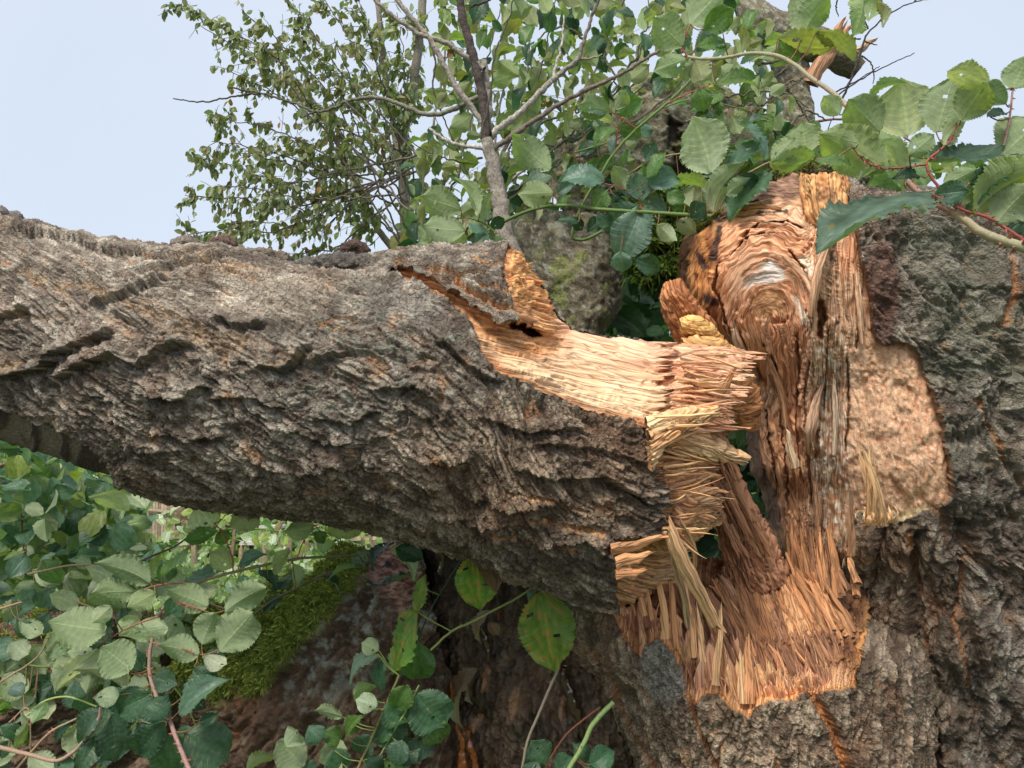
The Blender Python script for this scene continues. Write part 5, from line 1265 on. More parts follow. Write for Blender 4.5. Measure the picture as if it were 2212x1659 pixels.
cane('small bramble leaves trailing across the mottled limb below the twig tangle', [
    dict(pts=[(1240, 330), (1330, 300), (1420, 240), (1500, 215), (1620, 240)], r=2.0, r1=1.4, c=GRN, d=2.05), dict(pts=[(1300, 420), (1400, 350), (1480, 330), (1600, 320), (1700, 330)], r=2.2, r1=1.4, c=TANS, d=2.1)],
    scatter(34, (1220, 250, 1420, 420), (26, 46), 'guyed') + scatter(22, (1480, 200, 1700, 330), (28, 50), 'gguyt') + scatter(18, (1320, 380, 1560, 470), (34, 56), 'ted'), 2.0)

# ---------------------------------------------------------------- leaf clouds
SMV = np.array([[0, 0, 0], [-.26, .22, .03], [.26, .22, .03], [-.34, .5, .05], [0, .5, -.03], [.34, .5, .05], [-.2, .8, .0], [.2, .8, .0], [0, 1, -.06], [0, .22, -.03], [0, .8, -.04]])
SMF = np.array([[0, 9, 1, 0], [0, 2, 9, 0], [1, 9, 4, 3], [9, 2, 5, 4], [3, 4, 10, 6], [4, 5, 7, 10], [6, 10, 8, 6], [10, 7, 8, 10]])
def leaf_mass(parent, base, dirs, size, cols, width=1.0, parts=300, name='leaf', mass='foliage', R=None, up=None):
    """individual leaves: the nearest ones as objects (shared mesh), the rest one joined part"""
    R = R or RNG
    n = len(base)
    dirs = dirs / np.linalg.norm(dirs, axis=1)[:, None]
    nz = R.normal(size=(n, 3)) if up is None else up + R.normal(size=(n, 3)) * .6
    x = np.cross(dirs, nz); x /= np.linalg.norm(x, axis=1)[:, None]; z = np.cross(x, dirs)
    size = np.asarray(size) * np.ones(n)
    u, v, d = project(base)
    vis = (u > -20) & (u < 2232) & (v > -20) & (v < 1680)
    order = np.argsort(-(size / d) * vis)
    ip = order[:parts]; im = order[parts:]
    for i in ip:
        o = bpy.data.objects.new(name, LOWM[i % 3])
        link(o, parent)
        M = Matrix(np.stack([x[i] * size[i] * width, dirs[i] * size[i], z[i] * size[i]], 1).tolist()).to_4x4()
        M.translation = base[i].tolist()
        o.matrix_basis = M
        o.color = (*cols[i], 1)
    if len(im):
        b = base[im][:, None]; s = size[im][:, None, None]
        V = b + s * (x[im][:, None] * SMV[None, :, 0:1] * width + dirs[im][:, None] * SMV[None, :, 1:2] + z[im][:, None] * SMV[None, :, 2:3])
        F = (SMF[None] + (np.arange(len(im)) * 11)[:, None, None]).reshape(-1, 4)
        # triangles stored as degenerate quads are split out
        F3 = F[F[:, 0] == F[:, 3]][:, :3]; F4_ = F[F[:, 0] != F[:, 3]]
        F = np.concatenate([F3, F4_[:, [0, 1, 2]], F4_[:, [0, 2, 3]]])
        col = np.repeat(cols[im], 11, 0)
        fib = np.tile(np.stack([SMV[:, 0] / .34, SMV[:, 1], SMV[:, 0] * 0], 1), (len(im), 1))
        mesh_np(mass, V.reshape(-1, 3), F, M_LEAFC, parent, col, fib, kind='stuff')

def in_poly(poly, n, R):
    poly = np.asarray(poly, float); lo = poly.min(0); hi = poly.max(0); out = []
    while sum(len(o) for o in out) < n:
        q = lo + R.random((n * 2, 2)) * (hi - lo)
        out.append(q[sdf(poly, q[:, 0], q[:, 1]) < 0])
    return np.concatenate(out)[:n]
# ---------------------------------------------------------------- SAPLING
def branch3(name, pts, r0, r1, parent, d, col=(0.26, 0.22, 0.18), coltip=None, d1=None, seed=0, wob=0.006):
    n = len(pts); d1 = d if d1 is None else d1
    P3 = [P(a, b, d + (d1 - d) * i / max(1, n - 1)) for i, (a, b) in enumerate(pts)]
    return tube(name, P3, np.linspace(r0 / FD * d, r1 / FD * d1, n), col, parent, M_TWIG, ns=max(14, n * 9), seed=seed, wob=wob, coltip=coltip, knobs=.25)[1:]
sap = thing('sapling', 'bare grey forked sapling rising behind the fallen trunk, its branches reaching left and right', 'young tree')
GB = (0.33, 0.29, 0.24); DB = (0.09, 0.07, 0.06); LB = (0.50, 0.47, 0.40)
D0 = 2.0
branch3('trunk', [(1125, 600), (1096, 524), (1080, 440), (1064, 354), (1050, 301)], 25, 12, sap, D0, GB)
branch3('branch', [(1050, 305), (1047, 248), (1036, 180), (1018, 106), (1002, 50), (990, -20)], 11, 8, sap, D0, DB, seed=2)
branch3('branch', [(1048, 290), (1040, 262), (983, 184), (930, 85), (890, 40), (850, -10)], 7, 5, sap, D0, GB, seed=3)
branch3('stub', [(1052, 290), (1054, 227), (1050, 170), (1046, 132)], 9, 7, sap, D0 + .02, GB, seed=4)
branch3('branch', [(1046, 150), (1011, 124), (958, 89), (930, 82), (895, 67), (841, 28), (800, -10)], 6, 4, sap, D0, GB, seed=5)
branch3('branch', [(1046, 200), (1032, 209), (980, 235), (930, 248), (870, 227), (830, 214), (788, 212), (746, 220), (725, 232), (682, 241), (629, 220), (565, 202), (491, 188)], 6, 1.8, sap, D0, (0.28, 0.27, 0.21), (.09, .08, .06), d1=2.3, seed=6)
branch3('twig', [(682, 241), (655, 252)], 2.5, 1.5, sap, 2.2, (.1, .09, .07), seed=7)
branch3('twig', [(560, 203), (510, 207), (455, 219), (430, 220), (400, 217), (374, 212)], 2, 1.2, sap, 2.3, (.1, .09, .07), seed=8)
branch3('branch', [(1052, 322), (1043, 319), (990, 312), (950, 295), (927, 276)], 5, 3, sap, D0, LB, seed=9)
branch3('branch', [(1060, 290), (1069, 284), (1127, 239), (1170, 195), (1218, 152), (1247, 129), (1258, 95), (1269, 65), (1295, -10)], 8, 3, sap, D0, LB, (.12, .1, .08), seed=10)
branch3('branch', [(1190, 180), (1205, 130), (1215, 80), (1218, 32)], 4, 1.5, sap, D0, LB, seed=11)
branch3('branch', [(1247, 129), (1280, 125), (1300, 118)], 3, 1.2, sap, D0, GB, seed=12)
branch3('branch', [(1064, 325), (1079, 313), (1166, 252), (1235, 210), (1302, 178), (1350, 155), (1392, 129), (1430, 105)], 6, 3, sap, D0, (.20, .16, .13), seed=13)
branch3('twig', [(1018, 12), (1040, 8), (1070, -8)], 3, 2, sap, D0, DB, seed=14)
branch3('twig', [(746, 220), (790, 260), (830, 300), (850, 350)], 3, 1, sap, D0 + .1, (.14, .12, .09), seed=15)
branch3('twig', [(1043, 340), (1000, 350), (930, 330), (880, 300)], 2.5, 1, sap, D0 + .1, (.14, .12, .09), seed=16)
branch3('twig', [(927, 85), (940, 130), (935, 180), (960, 260), (1000, 350), (1020, 400)], 2.4, 1, sap, D0 + .1, (.12, .1, .08), seed=17)
branch3('twig', [(1037, 300), (1060, 200), (1068, 120), (1100, 40), (1110, -10)], 2.4, 1.2, sap, D0 - .05, (.10, .09, .07), seed=18)

# ---------------------------------------------------------------- LICHENED TREE BEHIND

M_LICH = attr_mat('lichened_bark', rough=0.95, scale=160, var=0.5, bump=0.9, bdist=0.004)
def lichened(name, rows, parent, seed, px=3.4, moss=0.3, dark=None, amp=1.0, smooth_=0.0, paint=None):
    g = loft(rows, px=px); p = g['p']; n = gnormals(p); u, v, d = project(p)
    x, y, z = p[..., 0], p[..., 1], p[..., 2]
    a = fbm(x * 9, z * 9, y * 9, 3, seed); b = fbm(x * 40, z * 40, y * 40, 4, seed + 1, .6); r = ridged(x * 22, z * 22, y * 22, 3, seed + 2)
    h = amp * (0.018 * a + 0.009 * b + 0.005 * r)
    c = mixc((0.13, 0.105, 0.075), (0.28, 0.25, 0.17), ss(-.4, .5, b + a))
    l = ss(0.05, 0.35, fbm(x * 60, z * 60, y * 60, 3, seed + 3, .6) + .2 * a)
    c = mixc(c, (0.44, 0.46, 0.38), l * .75)
    m = ss(.05, .4, fbm(x * 14, z * 14, y * 14, 3, seed + 4)) * moss * 2
    c = mixc(c, (0.24, 0.27, 0.09), np.clip(m, 0, 1) * .85)
    rec = 0 * u
    if dark:
        for (cx, cy, rx, ry, dp) in dark:
            qj = 14 * fbm(u / 22, v / 22, 0, 4, seed + 9, .65)
            k = ss(1.3, .6, np.hypot((u - cx + qj * 1.6) / rx, (v - cy + qj) / ry) + .5 * b)
            rec = rec + dp * k; c = mixc(c, (0.075, 0.055, 0.05), k * .85)
    if paint: c = paint(u, v, c)
    pp = p + n * h[..., None] + ray(p) * rec[..., None]
    V = pp.reshape(-1, 3)
    o = mesh_np(name, V, grid_faces(g['ns'], g['na']).reshape(-1, 4), M_LICH, parent, np.clip(c, .01, .9).reshape(-1, 3), None)
    return pp, n, u, v, g
lt = thing('lichened_tree', 'stout tree crusted with pale lichen and moss standing behind the break', 'tree')
lichened('trunk', [(1135, 448, 1290, 462, 2.25, .10), (1110, 480, 1325, 500, 2.25, .13), (1108, 560, 1342, 570, 2.25, .14), (1150, 640, 1340, 650, 2.25, .14), (1180, 720, 1300, 740, 2.25, .14), (1190, 820, 1290, 820, 2.25, .14)], lt, 300, moss=.6,
         paint=lambda u, v, c: mixc(c, c * .6, ss(1250, 1330, u + (v - 500) * .1) * .5))
lichened('limb', [(1175, 395, 1300, 560, 2.45, .12), (1200, 330, 1420, 520, 2.45, .15), (1250, 270, 1490, 470, 2.45, .16), (1330, 215, 1560, 440, 2.45, .17), (1400, 175, 1600, 430, 2.45, .17), (1480, 178, 1640, 440, 2.45, .16), (1560, 195, 1665, 430, 2.45, .14), (1625, 215, 1675, 330, 2.45, .09)],
         lt, 310, moss=.55, dark=[(1452, 290, 15, 34, .05), (1490, 390, 60, 60, .08)], amp=2.0)
lichened('limb', [(1570, 235, 1600, 232, 2.35, .05), (1548, 280, 1618, 280, 2.35, .08), (1545, 330, 1640, 340, 2.35, .09), (1560, 400, 1665, 400, 2.35, .09)], lt, 320, moss=.05, amp=.4,
         paint=lambda u, v, c: mixc(c, (0.15, 0.14, 0.09), 0.8))
lichened('mossy_root', [(1400, 430, 1560, 440, 2.05, .08), (1402, 500, 1580, 500, 2.05, .10), (1410, 580, 1560, 590, 2.05, .10), (1430, 650, 1540, 650, 2.05, .09)], lt, 330, moss=.9)
l2 = thing('leaning_tree', 'mottled mossy trunk with a sawn dark side branch, behind the top right leaves', 'tree')
lichened('branch', [(1560, -40, 1600, 60, 2.8, .07), (1600, -30, 1615, 110, 2.8, .09), (1670, 20, 1660, 120, 2.8, .09), (1730, 45, 1715, 125, 2.8, .08), (1790, 72, 1780, 135, 2.78, .07), (1830, 92, 1815, 158, 2.76, .065), (1864, 140, 1842, 170, 2.75, .04)], l2, 340, px=3, moss=.35, amp=.7,
         paint=lambda u, v, c: mixc(c, (.10, .085, .05), ss(1740, 1790, u) * .8))
lichened('trunk', [(1640, 60, 1740, 80, 2.85, .08), (1668, 160, 1745, 170, 2.85, .08), (1668, 260, 1755, 260, 2.85, .08), (1680, 340, 1762, 340, 2.85, .08), (1690, 430, 1770, 430, 2.85, .08)], l2, 350, px=3, moss=.5, amp=.8)
put_slat('torn_splint', PV(1752, 182, 2.6), PV(1826, 40, 2.58), 34 / FD * 2.6, .02, (.56, .30, .17), l2, 41, seg=10)
put_slat('torn_splint', PV(1800, 110, 2.6), PV(1840, 50, 2.58), 18 / FD * 2.6, .015, (.62, .34, .20), l2, 42)
put_slat('torn_splint', PV(1848, 112, 2.6), PV(1896, 80, 2.58), 18 / FD * 2.6, .015, (.78, .52, .34), l2, 43)
for (a, b, c_, d_) in [(1806, 84, 1832, 44), (1812, 80, 1842, 58), (1800, 74, 1828, 40)]:
    put_slat('torn_splint', PV(a, b, 2.6), PV(c_, d_, 2.58), 7 / FD * 2.6, .006, (.60, .32, .18), l2, 44 + a)
tw = thing('bare_twig', 'thin dark leafless twig standing up against the sky right of the sawn branch', 'twig')
for i, pts in enumerate([[(1800, 250), (1830, 190), (1858, 120), (1870, 80), (1890, 55), (1935, 22), (1985, 2), (2060, -8)], [(1810, 205), (1870, 165), (1920, 140), (1975, 115)], [(1862, 120), (1880, 135), (1888, 160), (1886, 180)], [(1868, 90), (1895, 98)], [(1805, 200), (1850, 175), (1900, 143)],
                         [(1770, 330), (1785, 290), (1800, 250)], [(1858, 85), (1835, 80)], [(1810, -10), (1806, 20), (1812, 35)], [(1875, 62), (1868, 45)], [(1975, 5), (1982, -6)]]):
    branch3('twig', pts, 2.8 if i == 0 else 1.8, .9, tw, 2.0, (.06, .05, .05), seed=60 + i, wob=.004)
gt = thing('lichened_twigs', 'tangle of short lichened twigs before the mottled trunk, right of the pale broad leaf', 'twig')
for i, pts in enumerate([[(1600, 230), (1640, 190), (1680, 160), (1715, 128)], [(1640, 260), (1642, 220), (1665, 175)], [(1660, 215), (1700, 180), (1740, 168)], [(1645, 230), (1690, 200), (1735, 165)], [(1640, 250), (1680, 262), (1720, 275)], [(1612, 200), (1640, 206), (1660, 215)],
                         [(1650, 260), (1690, 300), (1700, 340)], [(1700, 190), (1730, 230), (1752, 270)], [(1635, 140), (1680, 130), (1700, 110)], [(1700, 275), (1745, 240), (1790, 262)]]):
    branch3('twig', pts, 3.4, 1.4, gt, 2.3, (.14, .13, .09), seed=80 + i, wob=.01)

# ---------------------------------------------------------------- BACKGROUND BUSH with drooping leaves
R = np.random.default_rng(21)
def olive(n, R, a=(0.075, 0.105, 0.028), b=(0.18, 0.205, 0.075), rust=.06):
    c = mixc(a, b, R.random(n)); k = R.random(n) < rust
    c[k] = np.array((0.24, 0.12, 0.03)) * R.uniform(.7, 1.3, (k.sum(), 1))
    return np.clip(c * (1 + R.normal(size=(n, 3)) * .08), .01, .8)
def bush(name, label, cat, stems, n_sub, lsize, droop=1.0, seed=0, dens=1.0, a=(0.075, 0.105, 0.028), b=(0.18, 0.205, 0.075), stemcol=(.17, .145, .115), bare=.35, spread=46, parts=300):
    """stems: ((u,v,d)..., r0, r1) ; twigs leave the stems and carry hanging leaves"""
    T = thing(name, label, cat); R = np.random.default_rng(seed)
    LBs, LDs = [], []; TV, TF = [], []
    for i, (pts, r0, r1, dep) in enumerate(stems):
        n = len(pts)
        P3 = [P(a_, b_, dep[0] + (dep[1] - dep[0]) * j / (n - 1)) for j, (a_, b_) in enumerate(pts)]
        o, c, rr = tube('branch', P3, np.linspace(r0 / FD * dep[0], r1 / FD * dep[1], n), stemcol, T, M_TWIG, ns=n * 9, seed=seed + i, wob=.02)
        nn = int(n_sub * np.linalg.norm(np.diff(c, axis=0), axis=1).sum() * dens)
        for k in range(nn):
            q = bare + (1 - bare) * R.random() ** .8
            j = min(int(q * (len(c) - 1)), len(c) - 2)
            ax = c[j + 1] - c[j]; ax /= np.linalg.norm(ax)
            dr = ax * R.uniform(.2, .9) + R.normal(size=3) * .6 + np.array([0, 0, -.1]); dr /= np.linalg.norm(dr)
            L = spread / FD * dep[0] * R.uniform(.4, 1.5) * (1.25 - .5 * q)
            m = 6; t = np.linspace(0, 1, m)[:, None]
            pts_ = c[j] + dr * L * t + np.array([0, 0, -.25 * droop]) * L * t ** 2 + np.cumsum(R.normal(size=(m, 3)) * L * .03, 0)
            w = .0018 * (1 - .5 * t)
            sd_ = np.cross(dr, [0, 1, 0.2]); sd_ /= np.linalg.norm(sd_)
            s2 = np.cross(dr, sd_)
            k0 = sum(len(x) for x in TV)
            TV.append(np.concatenate([pts_ + sd_ * w, pts_ - sd_ * w * .6 + s2 * w, pts_ - sd_ * w * .6 - s2 * w]))
            for s_ in range(m - 1):
                for (A_, B_) in ((0, m), (m, 2 * m), (2 * m, 0)):
                    TF.append([k0 + A_ + s_, k0 + A_ + s_ + 1, k0 + B_ + s_ + 1, k0 + B_ + s_])
            nl = R.integers(4, 9)
            tt = R.uniform(.25, 1, nl); jj = (tt * (m - 1)).astype(int)
            LBs.append(pts_[np.minimum(jj, m - 1)] + R.normal(size=(nl, 3)) * .004)
            LDs.append(dr * .35 + R.normal(size=(nl, 3)) * .45 + np.array([0, 0, -1.0 * droop]))
    mesh_np('twigs', np.concatenate(TV), np.array(TF), M_TWIG, T, np.tile(stemcol, (sum(len(x) for x in TV), 1)) * .8, None, kind='stuff')
    LBs = np.concatenate(LBs); LDs = np.concatenate(LDs)
    dd = project(LBs)[2]
    leaf_mass(T, LBs, LDs, lsize / FD * dd * R.uniform(.6, 1.25, len(LBs)), olive(len(LBs), R, a, b), width=.85, R=R, parts=parts)
    return T
S = []
for tip, mid_ in [((378, 12), (600, 130)), ((430, 55), (640, 200)), ((520, 20), (700, 190)), ((490, 150), (680, 260)), ((600, -20), (740, 160)), ((680, -30), (790, 150)), ((455, 255), (640, 300)), ((520, 330), (680, 380)), ((455, 305), (650, 350)),
                  ((400, 424), (620, 450)), ((385, 512), (600, 500)), ((470, 400), (650, 430)), ((500, 480), (680, 500)), ((560, 90), (700, 260)), ((760, -30), (820, 160)), ((640, 60), (760, 250)), ((560, 380), (700, 430)), ((720, 80), (800, 300)),
                  ((620, 560), (720, 540)), ((560, 440), (700, 470)), ((800, 60), (850, 250)), ((860, 30), (880, 260)), ((430, 340), (600, 400)), ((620, 300), (740, 400)), ((700, 330), (800, 440)), ((640, 180), (770, 330))]:
    org = (885 + R.normal() * 25, R.uniform(330, 560))
    k = ((org[0] * .5 + mid_[0] * .5), (org[1] * .5 + mid_[1] * .5))
    S.append(([org, k, mid_, ((mid_[0] + tip[0]) / 2, (mid_[1] + tip[1]) / 2 - 8), tip], 2.4, .8, (3.6 + R.normal() * .25, 3.4 + R.normal() * .35)))
bush('drooping_bush', 'tall airy bush with small drooping olive leaves against the sky at upper left', 'bush', S, 28, 18, seed=5, spread=56, bare=.30, a=(.11, .14, .045), b=(.25, .27, .11))
S = [([(880, 560), (872, 300), (900, 140), (915, -20)], 12, 9, (3.9, 3.9)), ([(870, 560), (800, 470), (740, 330), (690, 240)], 8, 5, (3.8, 3.8)), ([(880, 480), (850, 280), (825, 120), (815, -20)], 7, 6, (3.8, 3.8)),
     ([(900, 540), (960, 400), (1000, 250), (1010, 100), (1000, -20)], 4, 2, (3.6, 3.6)), ([(940, 560), (1040, 420), (1120, 250), (1150, 60)], 4, 2, (3.5, 3.5)), ([(950, 560), (1090, 380), (1230, 250), (1330, 60)], 4, 2, (3.5, 3.5)), ([(960, 560), (1140, 400), (1300, 300), (1420, 150)], 4, 2, (3.4, 3.4)),
     ([(900, 500), (930, 300), (960, 120), (950, -20)], 3, 2, (3.5, 3.5)), ([(1000, 500), (1100, 300), (1200, 150), (1260, -20)], 3, 2, (3.4, 3.4)), ([(1000, 500), (1060, 330), (1090, 150), (1080, -20)], 3, 2, (3.4, 3.4)), ([(1050, 450), (1200, 300), (1380, 200), (1480, 60)], 3, 2, (3.3, 3.3)), ([(1050, 480), (1180, 380), (1330, 250), (1500, 150)], 3, 2, (3.3, 3.3))]
bush('grey_stemmed_tree', 'pale grey stemmed tree with dense olive leaves in the middle distance behind the sapling', 'tree', S, 22, 25, seed=8, spread=80, a=(0.12, 0.17, 0.04), b=(0.26, 0.31, 0.10), bare=.12, stemcol=(.27, .24, .19))
# broader yellow-green leaves round the sapling's head
T = thing('broadleaf_shrub', 'shrub with broad yellow-green leaves crowding the top centre behind the sapling', 'shrub')
R = np.random.default_rng(33)
for i, pts in enumerate([[(1000, 520), (1100, 330), (1170, 150), (1200, -20)], [(1050, 500), (1190, 330), (1330, 200), (1430, 20)], [(1090, 420), (1250, 330), (1390, 250), (1500, 150)], [(960, 480), (1000, 330), (1040, 180), (1080, 20)], [(1330, 200), (1390, 80), (1400, -20)], [(1480, 260), (1560, 210), (1680, 200), (1760, 240)],
                         [(1100, 330), (1260, 290), (1330, 215), (1420, 180)], [(1070, 320), (1200, 250), (1300, 230), (1380, 180)], [(1290, 100), (1200, 60), (1130, 130)], [(1350, -10), (1300, 90), (1330, 190), (1300, 200)]]):
    branch3('branch', pts, 3.0, 1.2, T, 2.2, (.17, .15, .11), seed=120 + i, wob=.02)
q = in_poly([(930, -20), (1560, -20), (1700, 60), (1720, 200), (1660, 260), (1450, 200), (1330, 230), (1230, 330), (1180, 420), (1090, 470), (960, 520), (900, 560), (880, 400), (940, 200)], 470, R)
for i, (a_, b_) in enumerate(q):
    if 1010 < a_ < 1075 and b_ < 330 and R.random() < .5: continue
    L = R.uniform(26, 60); th = math.radians(R.choice([R.uniform(60, 130), R.uniform(0, 360)]))
    kd = R.choice(list('uyyoyyoogdt'))
    dl = 2.05 + R.random() * .4
    o = add_leaf(T, a_, b_, a_ + L * math.cos(th), b_ + L * math.sin(th), dl, L * R.uniform(.25, .7), kd, mesh=LOWM[i % 3] if i >= 120 else None)

# ---------------------------------------------------------------- thickets
def thicket(name, label, poly, n, dep, size, kinds, seed, cat='bramble thicket', stems=10, parts=300):
    T = thing(name, label, cat); R = np.random.default_rng(seed)
    q = in_poly(poly, n, R); d = R.uniform(dep[0], dep[1], n)
    B = PV(q[:, 0], q[:, 1], d)
    D = R.normal(size=(n, 3)) * .7 + np.array([0, -.2, -.45])
    up = np.tile(np.array([0, -.55, .8]), (n, 1))
    cols = np.array([LC[kinds[R.integers(len(kinds))]] for _ in range(n)]) * R.uniform(.7, 1.25, (n, 1))
    leaf_mass(T, B, D, R.uniform(size[0], size[1], n), np.clip(cols, .01, .8), width=1.0, up=up, R=R, parts=parts)
    for i in range(stems):
        j = R.integers(n, size=3); dd = R.uniform(*dep)
        a = q[j[0]]; b = q[j[1]]
        branch3('stem', [(a[0], a[1]), ((a[0] + b[0]) / 2 + R.normal() * 20, min(a[1], b[1]) - 30), (b[0], b[1])], 3.0, 1.6, T, dd, [TANS, (.25, .12, .1), GRN][i % 3], seed=seed + i)
    return T
thicket('bramble_thicket', 'dense dark green bramble bank at the far left under the fallen trunk', [(-60, 890), (60, 925), (150, 1000), (240, 1045), (300, 1075), (330, 1130), (335, 1230), (300, 1290), (240, 1330), (170, 1400), (120, 1540), (160, 1720), (-60, 1720)], 1500, (2.0, 3.1), (.05, .095), 'ueegutpyet', 51)
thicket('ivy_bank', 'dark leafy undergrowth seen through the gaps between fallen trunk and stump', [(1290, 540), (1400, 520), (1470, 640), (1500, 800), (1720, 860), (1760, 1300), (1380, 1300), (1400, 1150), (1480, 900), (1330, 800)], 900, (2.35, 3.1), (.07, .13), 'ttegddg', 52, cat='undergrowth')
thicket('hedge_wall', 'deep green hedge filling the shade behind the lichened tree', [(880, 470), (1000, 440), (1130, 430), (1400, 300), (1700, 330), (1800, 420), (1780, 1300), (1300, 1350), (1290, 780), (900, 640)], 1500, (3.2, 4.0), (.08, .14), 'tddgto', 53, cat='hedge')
thicket('side_brambles', 'leafy brambles rising behind the top right of the stump', [(1560, 300), (1700, 260), (1860, 300), (2000, 330), (2230, 390), (2260, 560), (2050, 470), (1880, 440), (1700, 430), (1600, 450)], 170, (1.95, 2.4), (.06, .10), 'uggteuy', 54, cat='brambles', stems=4)
thicket('low_weeds', 'low weeds along the bottom edge in front of the mossy log', [(-40, 1480), (110, 1500), (230, 1600), (480, 1640), (560, 1620), (940, 1560), (1000, 1720), (-40, 1720)], 420, (1.75, 2.0), (.05, .10), 'tueegdgy', 55, cat='weeds', stems=5)

thicket('tall_weeds', 'pale rank weeds standing in front of the broken picket fence', [(330, 1185), (430, 1200), (600, 1205), (860, 1180), (870, 1300), (600, 1340), (330, 1330)], 900, (5.2, 6.7), (.06, .12), 'uypgyuwe', 56, cat='weeds', stems=0)
thicket('garden_shrubs', 'loose light green shrubs scattered through the garden below the trunk', [(330, 1085), (500, 1095), (700, 1110), (850, 1110), (860, 1200), (600, 1190), (340, 1190)], 420, (5.5, 9.5), (.06, .13), 'uypgyuw', 57, cat='shrubs', stems=6)
# ---------------------------------------------------------------- MOSSY LOG and DARK WET TRUNK
ml = thing('mossy_log', 'rotting log at lower left capped with bright green moss, its cut end reddish', 'log')
g = loft([(-120, 1380, -160, 1800, 1.95, .16), (20, 1345, -20, 1800, 1.93, .18), (180, 1335, 150, 1830, 1.90, .19), (350, 1338, 350, 1860, 1.87, .20), (480, 1332, 520, 1880, 1.84, .21), (580, 1305, 660, 1880, 1.82, .21), (690, 1258, 800, 1850, 1.80, .21), (790, 1212, 900, 1780, 1.78, .20), (850, 1170, 960, 1680, 1.77, .18), (905, 1180, 985, 1560, 1.77, .14)], px=3.0)
p = g['p']; n = gnormals(p); u, v, d = project(p); s, c = g['s'], g['c']
ju = 10 * fbm(u / 24, v / 24, 0, 4, 401, .6); jv = 10 * fbm(u / 24, v / 24, 3, 4, 402, .6)
topv = np.interp(u, [-120, 180, 350, 480, 580, 690, 790, 850, 905], [1375, 1335, 1338, 1332, 1305, 1258, 1212, 1170, 1180])
x, y, z = p[..., 0], p[..., 1], p[..., 2]
dn = v + jv * 2.8 - topv + 40 * fbm(u / 55, v / 400, 5, 3, 441)
mossk = ss(np.interp(u, [0, 400, 560, 700, 780], [150, 170, 190, 110, 40]) + 20, np.interp(u, [0, 400, 560, 700, 780], [110, 120, 130, 70, 20]), dn) * ss(812, 780, u + ju) * ss(-.18, .12, fbm(u / 36, v / 36, 0, 4, 403, .6) + .04 + .18 * ss(420, 520, u) - .25 * ss(430, 330, u))
a = fbm(x * 10, z * 10, y * 10, 3, 404); b = fbm(x * 45, z * 45, y * 45, 4, 405, .65)
hb, cb, fl = bark(s, c, p, 430, 7, 15, slant=.2, amp=1.5)
mh = fbm(x * 24, z * 24, y * 24, 4, 406, .6)
h = 0.026 * a + hb + mossk * (0.016 + 0.060 * np.maximum(mh, -.15))
co = cb * (.50, .40, .33)
co = mixc(co, (.12, .065, .045), ss(0, .4, a + b * .5) * .6)
lich = ss(.0, .35, fbm(x * 35, z * 35, y * 35, 4, 407, .6)) * ss(560, 680, u) * ss(330, 230, dn)
co = mixc(co, (0.36, 0.38, 0.32), lich * .75)
mc = mixc((0.13, 0.18, 0.02), (0.50, 0.56, 0.09), ss(-.4, .4, mh + .5 * fbm(x * 90, z * 90, y * 90, 3, 408, .65)))
mc = mixc(mc, mc * (.75, .7, .6), ss(300, 100, u))
co = mixc(co, mc, mossk)
endk = ss(-8, 8, -sdf([(798, 1240), (812, 1195), (850, 1165), (885, 1190), (905, 1260), (880, 1320), (890, 1380), (860, 1330), (835, 1290)], u + ju, v + jv))
ec = mixc((0.16, 0.07, 0.05), (0.50, 0.31, 0.24), ss(-.35, .4, fbm(u / 22, v / 9, 0, 3, 409)))
ec = mixc(ec, (0.04, 0.03, 0.035), ss(1.2, .5, np.hypot((u - 835) / 12, (v - 1215) / 9)))
co = mixc(co, ec, endk); h = h * (1 - .6 * endk) - .012 * endk
pp = p + n * h[..., None]
ismoss = mossk > .55
emit(g, pp, np.clip(co, .01, .9), fibv(s, c), [M_MOSS, M_PUNK], [ismoss, np.ones_like(ismoss)], ml, ['moss_mat', 'rotten_wood'])[0]['kind'] = 'stuff'
sel = (mossk > .4) & g['front']
moss_tufts('moss_tufts', (pp[sel], n[sel]), ml, n=42000, h=.016, seed=5, w=.0013, col=((0.15, 0.21, 0.03), (0.46, 0.55, 0.12)))

dt = thing('dark_trunk', 'dark wet trunk at bottom centre with resin bleeding down its rotten bark', 'tree trunk')
g = loft([(850, 1090, 1420, 1130, 1.85, .20), (880, 1160, 1420, 1200, 1.84, .21), (905, 1230, 1430, 1270, 1.83, .21), (925, 1330, 1440, 1350, 1.82, .22), (940, 1440, 1450, 1440, 1.81, .22), (955, 1550, 1470, 1550, 1.80, .22), (985, 1660, 1500, 1660, 1.80, .22), (1000, 1800, 1520, 1800, 1.80, .22)], px=2.8)
p = g['p']; n = gnormals(p); u, v, d = project(p); s, c = g['s'], g['c']
ju = 10 * fbm(u / 24, v / 24, 0, 4, 411, .6); jv = 10 * fbm(u / 24, v / 24, 3, 4, 412, .6)
hb, cb, fl = bark(s, c, p, 420, 8, 22, slant=.25, amp=1.3)
fur = ridged(s * 3, c * 10 + 1.2 * s, 0, 3, 421)
hb = hb - .022 * ss(.5, .95, fur)
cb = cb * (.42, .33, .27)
rb = ss(-.1, .45, fbm(u / 60, v / 90, 0, 3, 422)) * ss(1330, 1480, v)
cb = mixc(cb, mixc((.13, .075, .05), (.30, .19, .12), ss(-.3, .4, fbm(u / 12, v / 40, 0, 3, 423))), rb * .8)
for cx, cy, rx, ry in [(1052, 1465, 9, 30), (1000, 1600, 14, 40), (895, 1375, 8, 20), (1110, 1520, 10, 40), (1215, 1530, 8, 26), (1030, 1560, 7, 18)]:
    k = ss(1.2, .7, np.hypot((u - cx + (v - cy) * .2) / rx, (v - cy) / ry) + .3 * fbm(u / 12, v / 12, 0, 2, 424)); cb = mixc(cb, (.50, .27, .15), k * .8)
